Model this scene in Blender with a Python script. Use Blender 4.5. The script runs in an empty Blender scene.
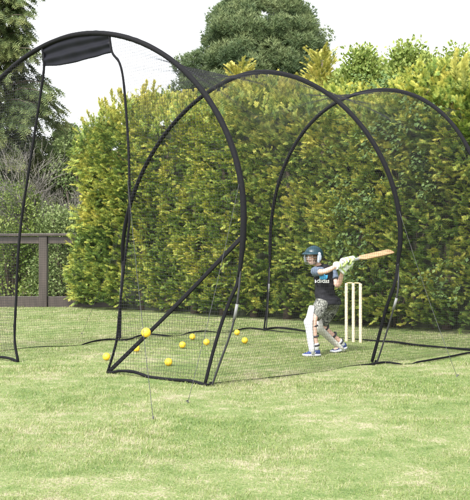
import bpy, bmesh, math, random
import numpy as np
from mathutils import Vector, Matrix, noise as mnoise
random.seed(7); RNG=np.random.default_rng(11)
sc=bpy.context.scene; COL=sc.collection
# ------------------------------------------------------------------ camera model
F=907.3; PITCH=0.0088; CH=1.005
cam=bpy.data.cameras.new('camera'); co=bpy.data.objects.new('camera',cam); COL.objects.link(co)
cam.sensor_fit='VERTICAL'; cam.sensor_height=36; cam.sensor_width=36*0.94; cam.lens=F/500*36
cam.clip_end=1500; co.location=(0,0,CH); co.rotation_euler=(math.pi/2+PITCH,0,0); sc.camera=co
def ray(px,py):
    a=(px-235)/F; b=(250-py)/F
    return Vector((a, math.cos(PITCH)-b*math.sin(PITCH), math.sin(PITCH)+b*math.cos(PITCH)))
def at(px,py,Y): r=ray(px,py); return Vector((0,0,CH))+r*(Y/r.y)
def gnd(px,py,z=0.0): r=ray(px,py); return Vector((0,0,CH))+r*((z-CH)/r.z)
def onplane(px,py,o,n):
    r=ray(px,py); c=Vector((0,0,CH)); return c+r*((o-c).dot(n)/r.dot(n))
# ------------------------------------------------------------------ helpers
def link(o,parent=None):
    COL.objects.link(o)
    if parent is not None: o.parent=parent; o.matrix_parent_inverse=parent.matrix_world.inverted() if False else Matrix.Translation(-parent.location)
    return o
def tag(o,label=None,cat=None,group=None,kind=None):
    if label:o['label']=label
    if cat:o['category']=cat
    if group:o['group']=group
    if kind:o['kind']=kind
    return o
def thing(name,label,cat,loc,group=None):
    o=bpy.data.objects.new(name,None); o.empty_display_size=.1; COL.objects.link(o); o.location=loc
    return tag(o,label,cat,group)
def mesh_obj(name,V,Fc,mat,parent=None,smooth=False,attr=None):
    """V (n,3) array, Fc (m,k) array or list of tuples"""
    me=bpy.data.meshes.new(name)
    if isinstance(Fc,np.ndarray):
        V=np.asarray(V,dtype=np.float32); m,k=Fc.shape
        me.vertices.add(len(V)); me.vertices.foreach_set('co',V.ravel())
        me.loops.add(m*k); me.loops.foreach_set('vertex_index',Fc.astype(np.int32).ravel())
        me.polygons.add(m); me.polygons.foreach_set('loop_start',np.arange(0,m*k,k,dtype=np.int32))
        me.update(calc_edges=True)
    else:
        me.from_pydata([tuple(v) for v in V],[],[tuple(f) for f in Fc]); me.update()
    if attr is not None:
        a=me.attributes.new('tint','FLOAT','POINT'); a.data.foreach_set('value',np.asarray(attr,dtype=np.float32))
    if smooth: me.polygons.foreach_set('use_smooth',np.ones(len(me.polygons),dtype=bool))
    if mat:
        for mm in (mat if isinstance(mat,(list,tuple)) else [mat]): me.materials.append(mm)
    o=bpy.data.objects.new(name,me); link(o,parent); return o
def rebase(o,loc):
    """put a top-level mesh's origin at loc without moving it"""
    loc=Vector(loc); o.data.transform(Matrix.Translation(-loc)); o.location=loc; return o
def norm(a): return a/np.maximum(np.linalg.norm(a,axis=-1,keepdims=True),1e-9)
class MB:
    def __init__(s): s.v=[]; s.f=[]
    def add(s,V,Fs):
        b=len(s.v); s.v+= [tuple(x) for x in V]; s.f+=[tuple(i+b for i in f) for f in Fs]; return s
    def tube(s,pts,rad,n=8,flat=None,caps=True,round_ends=False):
        pts=[Vector(p) for p in pts]; m=len(pts)
        if not hasattr(rad,'__len__'): rad=[rad]*m
        rad=list(rad)
        if round_ends:
            a=(pts[0]-pts[1]).normalized(); b=(pts[-1]-pts[-2]).normalized()
            r0,r1=rad[0],rad[-1]; P=[];R=[]
            for t in (85,60,30): P.append(pts[0]+a*r0*math.sin(math.radians(t))); R.append(r0*math.cos(math.radians(t)))
            P+=pts; R+=rad
            for t in (30,60,85): P.append(pts[-1]+b*r1*math.sin(math.radians(t))); R.append(r1*math.cos(math.radians(t)))
            pts,rad,m=P,R,len(P)
        base=len(s.v); up=None
        for i in range(m):
            t=(pts[min(i+1,m-1)]-pts[max(i-1,0)]); t=t.normalized() if t.length>1e-9 else Vector((0,0,1))
            if up is None:
                up=Vector(flat[0]) if flat else (Vector((0,0,1)) if abs(t.z)<.9 else Vector((1,0,0)))
            if flat: up=Vector(flat[0])
            x=t.cross(up); x.normalize(); u=x.cross(t); u.normalize(); up=u if not flat else up
            k=flat[1] if flat else 1.0
            for j in range(n):
                a=2*math.pi*j/n; s.v.append(tuple(pts[i]+x*math.cos(a)*rad[i]+u*math.sin(a)*rad[i]*k))
        for i in range(m-1):
            for j in range(n):
                a=base+i*n+j; b=base+i*n+(j+1)%n; s.f.append((a,b,b+n,a+n))
        if caps:
            s.f.append(tuple(base+j for j in range(n))[::-1]); s.f.append(tuple(base+(m-1)*n+j for j in range(n)))
        return s
    def box(s,c,size,M=None):
        x,y,z=[q/2 for q in size]; c=Vector(c)
        V=[Vector((a*x,b*y,d*z)) for d in(-1,1) for b in(-1,1) for a in(-1,1)]
        V=[(M@v if M else v)+c for v in V]
        return s.add(V,[(0,2,3,1),(4,5,7,6),(0,1,5,4),(2,6,7,3),(0,4,6,2),(1,3,7,5)])
    def ell(s,c,r,M=None,nu=16,nv=10):
        c=Vector(c); V=[];Fs=[]
        for i in range(nv+1):
            th=math.pi*i/nv
            for j in range(nu):
                ph=2*math.pi*j/nu; p=Vector((r[0]*math.sin(th)*math.cos(ph),r[1]*math.sin(th)*math.sin(ph),r[2]*math.cos(th)))
                V.append((M@p if M else p)+c)
        for i in range(nv):
            for j in range(nu): Fs.append((i*nu+j,(i+1)*nu+j,(i+1)*nu+(j+1)%nu,i*nu+(j+1)%nu))
        return s.add(V,Fs)
    def build(s,name,mat,parent=None,smooth=False,bevel=0,remesh=0,smooth_it=0,subsurf=0):
        o=mesh_obj(name,s.v,s.f,mat,None,smooth)
        bm=bmesh.new(); bm.from_mesh(o.data); bmesh.ops.remove_doubles(bm,verts=bm.verts,dist=1e-6); bmesh.ops.recalc_face_normals(bm,faces=bm.faces); bm.to_mesh(o.data); bm.free()
        if remesh or bevel or subsurf:
            if remesh:
                m=o.modifiers.new('r','REMESH'); m.mode='VOXEL'; m.voxel_size=remesh; m.use_smooth_shade=True
            if smooth_it:
                m=o.modifiers.new('s','SMOOTH'); m.iterations=smooth_it; m.factor=.5
            if bevel:
                m=o.modifiers.new('b','BEVEL'); m.width=bevel; m.segments=2; m.limit_method='ANGLE'
            if subsurf:
                m=o.modifiers.new('ss','SUBSURF'); m.levels=subsurf; m.render_levels=subsurf
            dg=bpy.context.evaluated_depsgraph_get(); dg.update()
            me=bpy.data.meshes.new_from_object(o.evaluated_get(dg)); me.name=name
            o.modifiers.clear(); o.data=me
            if smooth or remesh: me.polygons.foreach_set('use_smooth',np.ones(len(me.polygons),dtype=bool))
            if not len(me.materials) and mat: me.materials.append(mat)
        if parent is not None: o.parent=parent; o.matrix_parent_inverse=Matrix.Translation(-parent.location)
        return o
def smoothpts(P,k=6):
    """Catmull-Rom through points"""
    P=[Vector(p) for p in P]; Q=[P[0]*2-P[1]]+P+[P[-1]*2-P[-2]]; out=[]
    for i in range(1,len(Q)-2):
        a,b,c,d=Q[i-1:i+3]
        for j in range(k):
            t=j/k; out.append(0.5*((2*b)+(c-a)*t+(2*a-5*b+4*c-d)*t*t+(3*b-3*c+d-a)*t**3))
    out.append(P[-1]); return out
# ------------------------------------------------------------------ materials
def nt(name):
    m=bpy.data.materials.new(name); m.use_nodes=True; n=m.node_tree; b=n.nodes['Principled BSDF']; return m,n,b
def lin(c): return (c[0],c[1],c[2],1)
def N(n,t,**k):
    x=n.nodes.new(t)
    for a,v in k.items():
        if a.startswith('i_'): x.inputs[int(a[2:]) if a[2:].isdigit() else a[2:]].default_value=v
        else: setattr(x,a,v)
    return x
def simple(name,c,rough=.6,var=.25,scale=30,metal=0,bump=0,spec=.5,c2=None,coords='Object'):
    m,n,b=nt(name); tc=N(n,'ShaderNodeTexCoord'); no=N(n,'ShaderNodeTexNoise'); no.inputs['Scale'].default_value=scale; no.inputs['Detail'].default_value=5
    n.links.new(tc.outputs[coords],no.inputs['Vector'])
    r=N(n,'ShaderNodeValToRGB'); r.color_ramp.elements[0].position=.3; r.color_ramp.elements[1].position=.7
    r.color_ramp.elements[0].color=lin([x*(1-var) for x in c]); r.color_ramp.elements[1].color=lin(c2 or [min(1,x*(1+var)) for x in c])
    n.links.new(no.outputs['Fac'],r.inputs[0]); n.links.new(r.outputs[0],b.inputs['Base Color'])
    b.inputs['Roughness'].default_value=rough; b.inputs['Metallic'].default_value=metal; b.inputs['Specular IOR Level'].default_value=spec
    if bump:
        bp=N(n,'ShaderNodeBump'); bp.inputs['Strength'].default_value=bump; bp.inputs['Distance'].default_value=.01
        n.links.new(no.outputs['Fac'],bp.inputs['Height']); n.links.new(bp.outputs[0],b.inputs['Normal'])
    return m
def foliage(name,stops,rough=.55,trans=.25,nscale=.8,namp=.35):
    """colour from the per-vertex tint attribute plus a broad natural variation"""
    m,n,b=nt(name); at_=N(n,'ShaderNodeAttribute',attribute_name='tint')
    g=N(n,'ShaderNodeNewGeometry'); no=N(n,'ShaderNodeTexNoise'); no.inputs['Scale'].default_value=nscale; no.inputs['Detail'].default_value=3
    n.links.new(g.outputs['Position'],no.inputs['Vector'])
    ma=N(n,'ShaderNodeMath',operation='MULTIPLY_ADD'); ma.inputs[1].default_value=namp*2; ma.inputs[2].default_value=-namp
    n.links.new(no.outputs['Fac'],ma.inputs[0]); ad=N(n,'ShaderNodeMath',operation='ADD')
    n.links.new(ma.outputs[0],ad.inputs[0]); n.links.new(at_.outputs['Fac'],ad.inputs[1])
    r=N(n,'ShaderNodeValToRGB'); el=r.color_ramp.elements
    el[0].position=stops[0][0]; el[0].color=lin(stops[0][1]); el[1].position=stops[-1][0]; el[1].color=lin(stops[-1][1])
    for p,c in stops[1:-1]: e=el.new(p); e.color=lin(c)
    n.links.new(ad.outputs[0],r.inputs[0]); n.links.new(r.outputs[0],b.inputs['Base Color'])
    b.inputs['Roughness'].default_value=rough; b.inputs['Specular IOR Level'].default_value=.3
    t=N(n,'ShaderNodeBsdfTranslucent'); mx=N(n,'ShaderNodeMixShader'); mx.inputs[0].default_value=trans
    n.links.new(r.outputs[0],t.inputs['Color']); out=n.nodes['Material Output']
    n.links.new(b.outputs[0],mx.inputs[1]); n.links.new(t.outputs[0],mx.inputs[2]); n.links.new(mx.outputs[0],out.inputs['Surface'])
    return m
def lawn_colour(n):
    """dried straw patches in green turf; same pattern for soil sheet and blades"""
    g=N(n,'ShaderNodeNewGeometry'); mp=N(n,'ShaderNodeMapping'); mp.inputs['Scale'].default_value=(1,1,0)
    n.links.new(g.outputs['Position'],mp.inputs['Vector'])
    a=N(n,'ShaderNodeTexNoise'); a.inputs['Scale'].default_value=1.05; a.inputs['Detail'].default_value=6; a.inputs['Roughness'].default_value=.62; a.inputs['Distortion'].default_value=.6
    b=N(n,'ShaderNodeTexNoise'); b.inputs['Scale'].default_value=5.5; b.inputs['Detail'].default_value=4; b.inputs['Roughness'].default_value=.7
    n.links.new(mp.outputs[0],a.inputs['Vector']); n.links.new(mp.outputs[0],b.inputs['Vector'])
    s=N(n,'ShaderNodeMath',operation='MULTIPLY_ADD'); s.inputs[1].default_value=.5; n.links.new(b.outputs['Fac'],s.inputs[0])
    s2=N(n,'ShaderNodeMath',operation='MULTIPLY_ADD'); s2.inputs[1].default_value=.42; s2.inputs[2].default_value=.225; n.links.new(a.outputs['Fac'],s2.inputs[0]); n.links.new(s2.outputs[0],s.inputs[2])
    return s.outputs[0]   # about .45 to 1.0, mean .72
MAT={}
def grass_mat():
    m,n,b=nt('grass_blades'); v=lawn_colour(n); at_=N(n,'ShaderNodeAttribute',attribute_name='tint')
    ad=N(n,'ShaderNodeMath',operation='MULTIPLY_ADD'); ad.inputs[1].default_value=.42; n.links.new(at_.outputs['Fac'],ad.inputs[0]); n.links.new(v,ad.inputs[2])
    r=N(n,'ShaderNodeValToRGB'); el=r.color_ramp.elements
    el[0].position=.62; el[0].color=lin((.062,.115,.030)); el[1].position=1.04; el[1].color=lin((.38,.35,.22))
    for p,c in ((.77,(.130,.198,.040)),(.88,(.197,.248,.066)),(.96,(.275,.285,.115))): e=el.new(p); e.color=lin(c)
    n.links.new(ad.outputs[0],r.inputs[0]); n.links.new(r.outputs[0],b.inputs['Base Color']); b.inputs['Roughness'].default_value=.6; b.inputs['Specular IOR Level'].default_value=.35
    t=N(n,'ShaderNodeBsdfTranslucent'); mx=N(n,'ShaderNodeMixShader'); mx.inputs[0].default_value=.3; out=n.nodes['Material Output']
    n.links.new(r.outputs[0],t.inputs['Color']); n.links.new(b.outputs[0],mx.inputs[1]); n.links.new(t.outputs[0],mx.inputs[2]); n.links.new(mx.outputs[0],out.inputs['Surface'])
    return m
def ground_mat():
    m,n,b=nt('turf'); v=lawn_colour(n)
    g=N(n,'ShaderNodeNewGeometry'); f=N(n,'ShaderNodeTexNoise'); f.inputs['Scale'].default_value=60; f.inputs['Detail'].default_value=6; n.links.new(g.outputs['Position'],f.inputs['Vector'])
    ad=N(n,'ShaderNodeMath',operation='MULTIPLY_ADD'); ad.inputs[1].default_value=.42; n.links.new(f.outputs['Fac'],ad.inputs[0]); n.links.new(v,ad.inputs[2])
    r=N(n,'ShaderNodeValToRGB'); el=r.color_ramp.elements
    el[0].position=.66; el[0].color=lin((.055,.098,.026)); el[1].position=1.04; el[1].color=lin((.29,.27,.17))
    for p,c in ((.82,(.12,.17,.052)),(.94,(.19,.22,.09))): e=el.new(p); e.color=lin(c)
    n.links.new(ad.outputs[0],r.inputs[0]); n.links.new(r.outputs[0],b.inputs['Base Color']); b.inputs['Roughness'].default_value=.85; b.inputs['Specular IOR Level'].default_value=.2
    bp=N(n,'ShaderNodeBump'); bp.inputs['Strength'].default_value=.6; bp.inputs['Distance'].default_value=.02; n.links.new(f.outputs['Fac'],bp.inputs['Height']); n.links.new(bp.outputs[0],b.inputs['Normal'])
    return m
black=simple('black_fabric',(.0032,.0032,.0045),.85,.3,60,bump=.3,spec=.25)
netm=simple('net_cord',(.010,.010,.015),.7,.2,40)
panelm=simple('dark_navy_fabric',(.0018,.002,.005),.6,.3,14,bump=.15,spec=.2)
polem=simple('grey_fibreglass',(.022,.022,.025),.5,.2,50)
ferrm=simple('pale_ferrule',(.15,.15,.15),.6,.1,50)
ropem=simple('grey_cord',(.035,.036,.038),.7,.3,200)
pegm=simple('steel_peg',(.06,.06,.06),.5,.2,90,metal=.3)
# ------------------------------------------------------------------ world and light
SUN_EL=math.radians(46); SUN_AZ=math.radians(-152)   # azimuth clockwise from +Y: behind the camera, left
w=bpy.data.worlds.new('World'); sc.world=w; w.use_nodes=True; wn=w.node_tree
bg=wn.nodes['Background']; sky=wn.nodes.new('ShaderNodeTexSky'); sky.sky_type='NISHITA'; sky.sun_disc=False
sky.sun_elevation=SUN_EL; sky.sun_rotation=SUN_AZ; sky.air_density=1.0; sky.dust_density=2; sky.ozone_density=1
hs=wn.nodes.new('ShaderNodeHueSaturation'); hs.inputs['Saturation'].default_value=.18; hs.inputs['Value'].default_value=1.3
wn.links.new(sky.outputs[0],hs.inputs['Color']); wn.links.new(hs.outputs[0],bg.inputs['Color']); bg.inputs['Strength'].default_value=.15
sl=bpy.data.lights.new('sun','SUN'); sl.energy=2.6; sl.angle=math.radians(7); sl.color=(1,.975,.94)
so=bpy.data.objects.new('sun',sl); COL.objects.link(so)
dv=Vector((math.sin(SUN_AZ)*math.cos(SUN_EL),math.cos(SUN_AZ)*math.cos(SUN_EL),math.sin(SUN_EL)))
so.rotation_euler=dv.to_track_quat('Z','Y').to_euler(); so.location=dv*30
vs=sc.view_settings; vs.view_transform='Standard'; vs.look='None'; vs.gamma=1; vs.use_curve_mapping=False; vs.exposure=1.35
sc.render.engine='CYCLES'; sc.cycles.max_bounces=6; sc.cycles.transparent_max_bounces=16
# ------------------------------------------------------------------ instancing templates into one mesh
def place(T,TF,pos,X,Y,Z,tint=None,ttint=None):
    """T (m,3) template, axes (N,3) already scaled"""
    V=pos[:,None,:]+T[None,:,0:1]*X[:,None,:]+T[None,:,1:2]*Y[:,None,:]+T[None,:,2:3]*Z[:,None,:]
    n,m=len(pos),len(T); Fc=(TF[None,:,:]+(np.arange(n)*m)[:,None,None]).reshape(-1,TF.shape[1])
    a=None
    if tint is not None: a=(tint[:,None]+(ttint[None,:] if ttint is not None else 0)).ravel()
    return V.reshape(-1,3),Fc,a
def frames(d,up,spin=.6):
    """from directions d and rough normals up: X side, Y forward, Z normal"""
    d=norm(d); up=up+RNG.normal(0,spin,up.shape); x=norm(np.cross(d,up)); z=np.cross(x,d); return x,d,z
def join(L):
    V=[];Fc=[];A=[];b=0
    for v,f,a in L: V.append(v);Fc.append(f+b);A.append(a if a is not None else np.zeros(len(v)));b+=len(v)
    return np.concatenate(V),np.concatenate(Fc),np.concatenate(A)
def frond_template(pairs=4,w=.045,drop=.12):
    V=[];Fs=[];t=[]
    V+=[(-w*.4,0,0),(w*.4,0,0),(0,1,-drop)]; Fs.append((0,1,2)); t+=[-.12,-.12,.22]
    for i in range(pairs):
        y=.12+.75*i/pairs; L=.42*(1-.55*y); z=-drop*y*y
        for s in(-1,1):
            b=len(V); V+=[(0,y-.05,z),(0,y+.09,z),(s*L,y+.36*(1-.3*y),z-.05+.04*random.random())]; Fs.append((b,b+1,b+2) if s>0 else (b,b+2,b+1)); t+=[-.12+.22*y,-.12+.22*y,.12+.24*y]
    return np.array(V,float),np.array(Fs),np.array(t)
FR=frond_template(); FR3=frond_template(3,.06,.25)
LEAF=(np.array([(0,0,0),(-.32,.5,.1),(0,1,-.05),(.32,.5,.1)],float),np.array([(0,1,2),(0,2,3)]),np.array([0,.05,.1,.05]))
def needles(k=7):
    V=[];Fs=[];t=[]
    for i in range(k):
        a=2*math.pi*i/k+random.random(); s=.55+.3*random.random(); d=Vector((math.cos(a)*s,.9,math.sin(a)*s)).normalized()*(0.7+.4*random.random())
        x=Vector((random.gauss(0,1),random.gauss(0,1),random.gauss(0,1))).cross(d).normalized()*.055; b=len(V)
        V+=[tuple(-x),tuple(x),tuple(d)]; Fs.append((b,b+1,b+2)); t+=[-.1,-.1,.15]
    return np.array(V,float),np.array(Fs),np.array(t)
NEED=needles()
def n3(P,scale,seed=0.0):
    return np.array([mnoise.noise(Vector((p[0]*scale+seed,p[1]*scale,p[2]*scale))) for p in P])
def sprays(cp,cd,per,blen,flen,tmpl,tint,spread=.75,droop=.12,flat=.35):
    """cp clump roots, cd branchlet directions -> fronds fanned along each branchlet"""
    n=len(cp); cd=norm(cd); side=norm(np.cross(cd,np.array([0,0,1.])+RNG.normal(0,flat,(n,3))))
    I=np.repeat(np.arange(n),per); m=len(I)
    t=RNG.uniform(0,1,m)**.8; sgn=RNG.choice([-1,1],m)*RNG.uniform(.1,1,m)*spread
    bl=blen[I]; pos=cp[I]+cd[I]*(t*bl)[:,None]; pos[:,2]-=droop*t*t*bl
    d=cd[I]*(.6+.5*t)[:,None]+side[I]*sgn[:,None]+RNG.normal(0,.16,(m,3)); d[:,2]-=droop*t
    up=np.cross(side[I],cd[I]); x,y,z=frames(d,up,.45)
    L=(flen[0]+(flen[1]-flen[0])*RNG.uniform(0,1,m))[:,None]
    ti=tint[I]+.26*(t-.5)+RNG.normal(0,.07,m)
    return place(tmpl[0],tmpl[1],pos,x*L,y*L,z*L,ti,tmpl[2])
# ------------------------------------------------------------------ ground and grass
MAT['turf']=ground_mat(); MAT['grass']=grass_mat()
def ground_h(x,y): return 0.0
xs=np.concatenate([np.array([-400,-120,-50,-25]),np.linspace(-12,12,61),np.array([25,50,120,400])]); ys=np.concatenate([np.array([-400,-100,-30,-10]),np.linspace(-2,24,66),np.array([35,60,120,300,800])])
gx,gy=np.meshgrid(xs,ys); V=np.stack([gx.ravel(),gy.ravel(),0*gx.ravel()],1)
near=(np.abs(V[:,0])<11)&(V[:,1]>-1)&(V[:,1]<22); V[near,2]=n3(V[near],.9)*.008
nx=len(xs); idx=np.arange(len(ys)*nx).reshape(len(ys),nx)
Fc=np.stack([idx[:-1,:-1].ravel(),idx[:-1,1:].ravel(),idx[1:,1:].ravel(),idx[1:,:-1].ravel()],1)
tag(mesh_obj('ground',V,Fc,MAT['turf'],smooth=True),kind='structure')
def make_grass():
    P=[];W=[]
    y=3.6
    while y<18.5:
        dy=.25; wid=.60*y+2.4; dens=12500*(4/max(y,3.9))**1.75; k=int(dens*wid*dy)
        yy=RNG.uniform(y,y+dy,k); xx=RNG.uniform(-wid/2,wid/2,k); P.append(np.stack([xx,yy],1)); y+=dy
    P=np.concatenate(P); P=P[P[:,0]+P[:,1]<15.0+0*P[:,0]] if False else P
    keep=(P[:,0]+P[:,1]<14.9)|(P[:,0]<-3.1); P=P[keep]
    n=len(P); pos=np.stack([P[:,0],P[:,1],np.full(n,-.006)],1)
    dist=np.clip(P[:,1]/4,1,4)
    patch=np.sin(P[:,0]*5.1+1.7*np.sin(P[:,1]*3.3))*np.sin(P[:,1]*4.2+2*np.sin(P[:,0]*2.9))
    h=RNG.uniform(.012,.028,n)*(1+.28*patch)*(1+.10*(dist-1)); h*=np.where(RNG.uniform(0,1,n)<.03,1.6,1)
    wd=RNG.uniform(.0014,.0026,n)*dist**.75
    a=RNG.uniform(0,2*np.pi,n); lean=np.abs(RNG.normal(.45,.35,n))
    d=np.stack([np.cos(a)*lean,np.sin(a)*lean,np.ones(n)],1); d=norm(d)
    x=norm(np.cross(d,np.stack([np.cos(a),np.sin(a),np.zeros(n)],1)+RNG.normal(0,.3,(n,3)))); z=np.cross(x,d)
    T=np.array([(-.5,0,0),(.5,0,0),(-.38,.55,.10),(.38,.55,.10),(0,1,.35)]); TF=np.array([(0,1,3),(0,3,2),(2,3,4)])
    tint=RNG.normal(.5,.17,n); tint+=np.where(RNG.uniform(0,1,n)<.10,.45,0)
    V,Fc,A=place(T,TF,pos,x*wd[:,None],d*h[:,None],z*h[:,None],tint,np.array([.1,.1,0,0,-.04]))
    tag(mesh_obj('grass',V,Fc,MAT['grass'],attr=A),'short mown lawn grass with dried straw patches','grass',kind='stuff')
make_grass()
# ------------------------------------------------------------------ practice net cage
TH=.7998; L1=2.1942; L2=2.1697; OX,OY=.0115,9.8623
HP=[(-.0969,-.0034,-.019,-.0126,1.766,2.1062,1.303,1.9195,3.0271,.086),
    (-.048,-.0381,.0845,-.2858,1.862,1.9892,1.1295,1.8055,2.9238,.5365),
    (.0752,.0416,-.0653,-.1167,1.8588,1.7751,1.1473,2.1046,3.0473,.1409)]
def hoop_pts(i,n=161):
    dth,dx,dy,lean,w0,a,zc,e,H,skew=HP[i]
    t=np.linspace(0,1,60); xl=a-(a-w0)*(1-t)**2; zl=t*zc
    th=np.linspace(0,np.pi/2,160); xu=a*np.cos(th)**(2/e); zu=zc+(H-zc)*np.sin(th)**(2/e)
    x=np.r_[xl,xu[1:]]; z=np.r_[zl,zu[1:]]; x=np.r_[x,-x[::-1][1:]]; z=np.r_[z,z[::-1][1:]]
    le=lean*(z/3)*np.sin(z/H*np.pi/2); xx=x+skew*z/3; s=[-L1,0,L2][i]+le; t2=TH+dth
    P=np.stack([OX+dx+math.cos(t2)*xx+math.sin(TH)*s,OY+dy-math.sin(t2)*xx+math.cos(TH)*s,z],1)
    d=np.r_[0,np.cumsum(np.linalg.norm(np.diff(P,axis=0),axis=1))]; u=np.linspace(0,d[-1],n)
    return np.stack([np.interp(u,d,P[:,k]) for k in range(3)],1)
HO=[hoop_pts(i) for i in range(3)]
def hplane(i):
    o=Vector(HO[i][0]); b=Vector(HO[i][-1]); t=Vector(HO[i][80]); n=(b-o).cross(t-o).normalized(); return o,n,(b-o).normalized()
cage=thing('practice_net_cage','black netting cricket practice cage on three arched poles with an open doorway','sports net',(OX,OY,0))
def cords(lines,r,name,mat=netm,parent=cage,sides=3,nosy=0):
    """many thin polylines (k,m,3) -> one mesh of three-sided cords"""
    out=[]
    for Lk in lines:
        P=np.asarray(Lk,float)           # (k,m,3)
        k,m,_=P.shape
        t=np.gradient(P,axis=1); t=norm(t); ref=np.broadcast_to(np.array([.31,.22,.93]),t.shape); a=norm(np.cross(t,ref)); b=np.cross(t,a)
        rings=np.stack([P+r*(math.cos(q)*a+math.sin(q)*b) for q in (0,2.094,4.189)],2)   # k,m,3,3
        V=rings.reshape(-1,3); base=(np.arange(k)*m*3)[:,None,None,None]+(np.arange(m-1)*3)[None,:,None,None]
        j=np.arange(3)[None,None,:,None]; j2=(j+1)%3
        Fq=np.concatenate([base+j,base+j2,base+j2+3,base+j+3],3).reshape(-1,4)
        out.append((V,Fq,None))
    V,Fc,_=join(out); return mesh_obj(name,V,Fc,mat,parent)
PITCHN=.028; RC=.00078
def bay(A,B,sag,seed):
    def surf(u,v):   # u along hoop 0..1, v between hoops
        ui=u*160; pa=np.stack([np.interp(ui,np.arange(161),A[:,k]) for k in range(3)],-1); pb=np.stack([np.interp(ui,np.arange(161),B[:,k]) for k in range(3)],-1)
        P=pa*(1-v[...,None])+pb*v[...,None]; c=(A[0]+A[-1]+B[0]+B[-1])/4+np.array([0,0,.9])
        inw=c-P; inw=norm(inw); top=np.clip(P[...,2:3]/3,0,1)
        k=4*v*(1-v)*np.sin(np.pi*np.clip(u,0,1))**.6
        wob=.7*(.018*np.sin(u*37+seed+3*v)+.014*np.sin(u*71+5*v*3)+.02*np.sin(v*9+u*12+seed))
        P=P+inw*((sag*(.55+.45*top[...,0])+wob)*k)[...,None]
        return P
    La=np.linalg.norm(np.diff(A,axis=0),axis=1).sum(); nu=int(La/PITCHN); nv=int(2.19/PITCHN)
    u=np.linspace(0,1,97); v=np.linspace(0,1,nv)
    U,Vv=np.meshgrid(u,v); around=surf(U,Vv)
    u=np.linspace(0,1,nu); v=np.linspace(0,1,13); U,Vv=np.meshgrid(u,v,indexing='ij'); along=surf(U,Vv)
    # wider-spaced wobble keeps the strands from being ruler straight
    return cords([around,along],RC,'side_netting')
bay(HO[0],HO[1],.17,1.); bay(HO[1],HO[2],.15,4.)
def inside(poly,x,z):
    c=np.zeros(len(x),bool); n=len(poly)
    for i in range(n):
        x1,z1=poly[i]; x2,z2=poly[(i+1)%n]
        cond=((z1>z)!=(z2>z)); c^=cond&(x<(x2-x1)*(z-z1)/((z2-z1) if z2!=z1 else 1e-9)+x1)
    return c
def panel(i,polys,name,bulge=.05,seed=0.):
    o,n,ax=hplane(i); upv=n.cross(ax).normalized()
    if upv.z<0: upv=-upv
    o_=np.array(o);A=np.array(ax);U=np.array(upv);Nn=np.array(n)
    for poly in polys:
        q=np.array([[ (np.array(p)-o_)@A,(np.array(p)-o_)@U] for p in poly]); x0,z0=q.min(0); x1,z1=q.max(0)
        segs=[]; st=.045
        def pos(x,z): 
            w_=bulge*np.sin(x*1.7+seed)*np.sin(z*1.3+.4)+.012*np.sin(x*9+z*4+seed)+.01*np.sin(z*13-x*3)
            return o_+A*x[...,None]+U*z[...,None]+Nn*w_[...,None]
        def run(fix,lo,hi,vert):
            t=np.arange(lo,hi+st,st)
            for f in fix:
                X=np.full(len(t)-1,f) if vert else (t[:-1]+t[1:])/2; Z=(t[:-1]+t[1:])/2 if vert else np.full(len(t)-1,f)
                ok=inside(q,X,Z)
                for k in np.nonzero(ok)[0]: segs.append(((f,t[k]),(f,t[k+1])) if vert else ((t[k],f),(t[k+1],f)))
        run(np.arange(x0,x1,PITCHN),z0,z1,True); run(np.arange(z0,z1,PITCHN),x0,x1,False)
        s=np.array(segs); P=pos(s[...,0],s[...,1])
        yield P
def plane_poly(i,px): o,n,ax=hplane(i); return [onplane(x,y,o,n) for x,y in px]
o0,n0,a0=hplane(0)
# door edges, in the plane of the first hoop
ropeR_px=[(109,33),(112,52),(119,62),(123,78),(126,110),(128.5,150),(129.5,190),(129,225),(125,258),(121.5,290),(119,316),(116,343),(107,374)]
ropeL_px=[(42,47),(44,66),(41,90),(35,130),(28,175),(22,215),(18,255),(16,300),(14.5,338),(18,362)]
RR=smoothpts([onplane(x,y,o0,n0) for x,y in ropeR_px]); RL=smoothpts([onplane(x,y,o0,n0) for x,y in ropeL_px])
hemR=smoothpts([onplane(x,y,o0,n0) for x,y in [(107,373.5),(120,371),(134,372),(150,377),(170,379.5),(190,381),(206,385.2)]])
hemL=smoothpts([onplane(x,y,o0,n0) for x,y in [(18,362),(10,358.5),(0,357),(-22,356)]]+[Vector(HO[0][-1])+Vector((0,0,.01))])
H0=[Vector(p) for p in HO[0]]
def cut(P,pt): return min(range(len(P)),key=lambda k:(P[k]-pt).length)
iR=cut(H0,RR[0]); iL=cut(H0,RL[0])
for nm,poly in (('doorway_netting',H0[:iR+1]+RR+hemR),('doorway_netting',RL[::1]+hemL+H0[::-1][:len(H0)-iL])):
    if poly[0] is RL[0]: poly=RL+hemL+H0[::-1][:len(H0)-iL]
    cords(list(panel(0,[poly],nm,.05,2.)),RC*1.4,nm)
H2=[Vector(p) for p in HO[2]]
cords(list(panel(2,[H2],'end',.10,1.)),RC,'end_netting')
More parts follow.
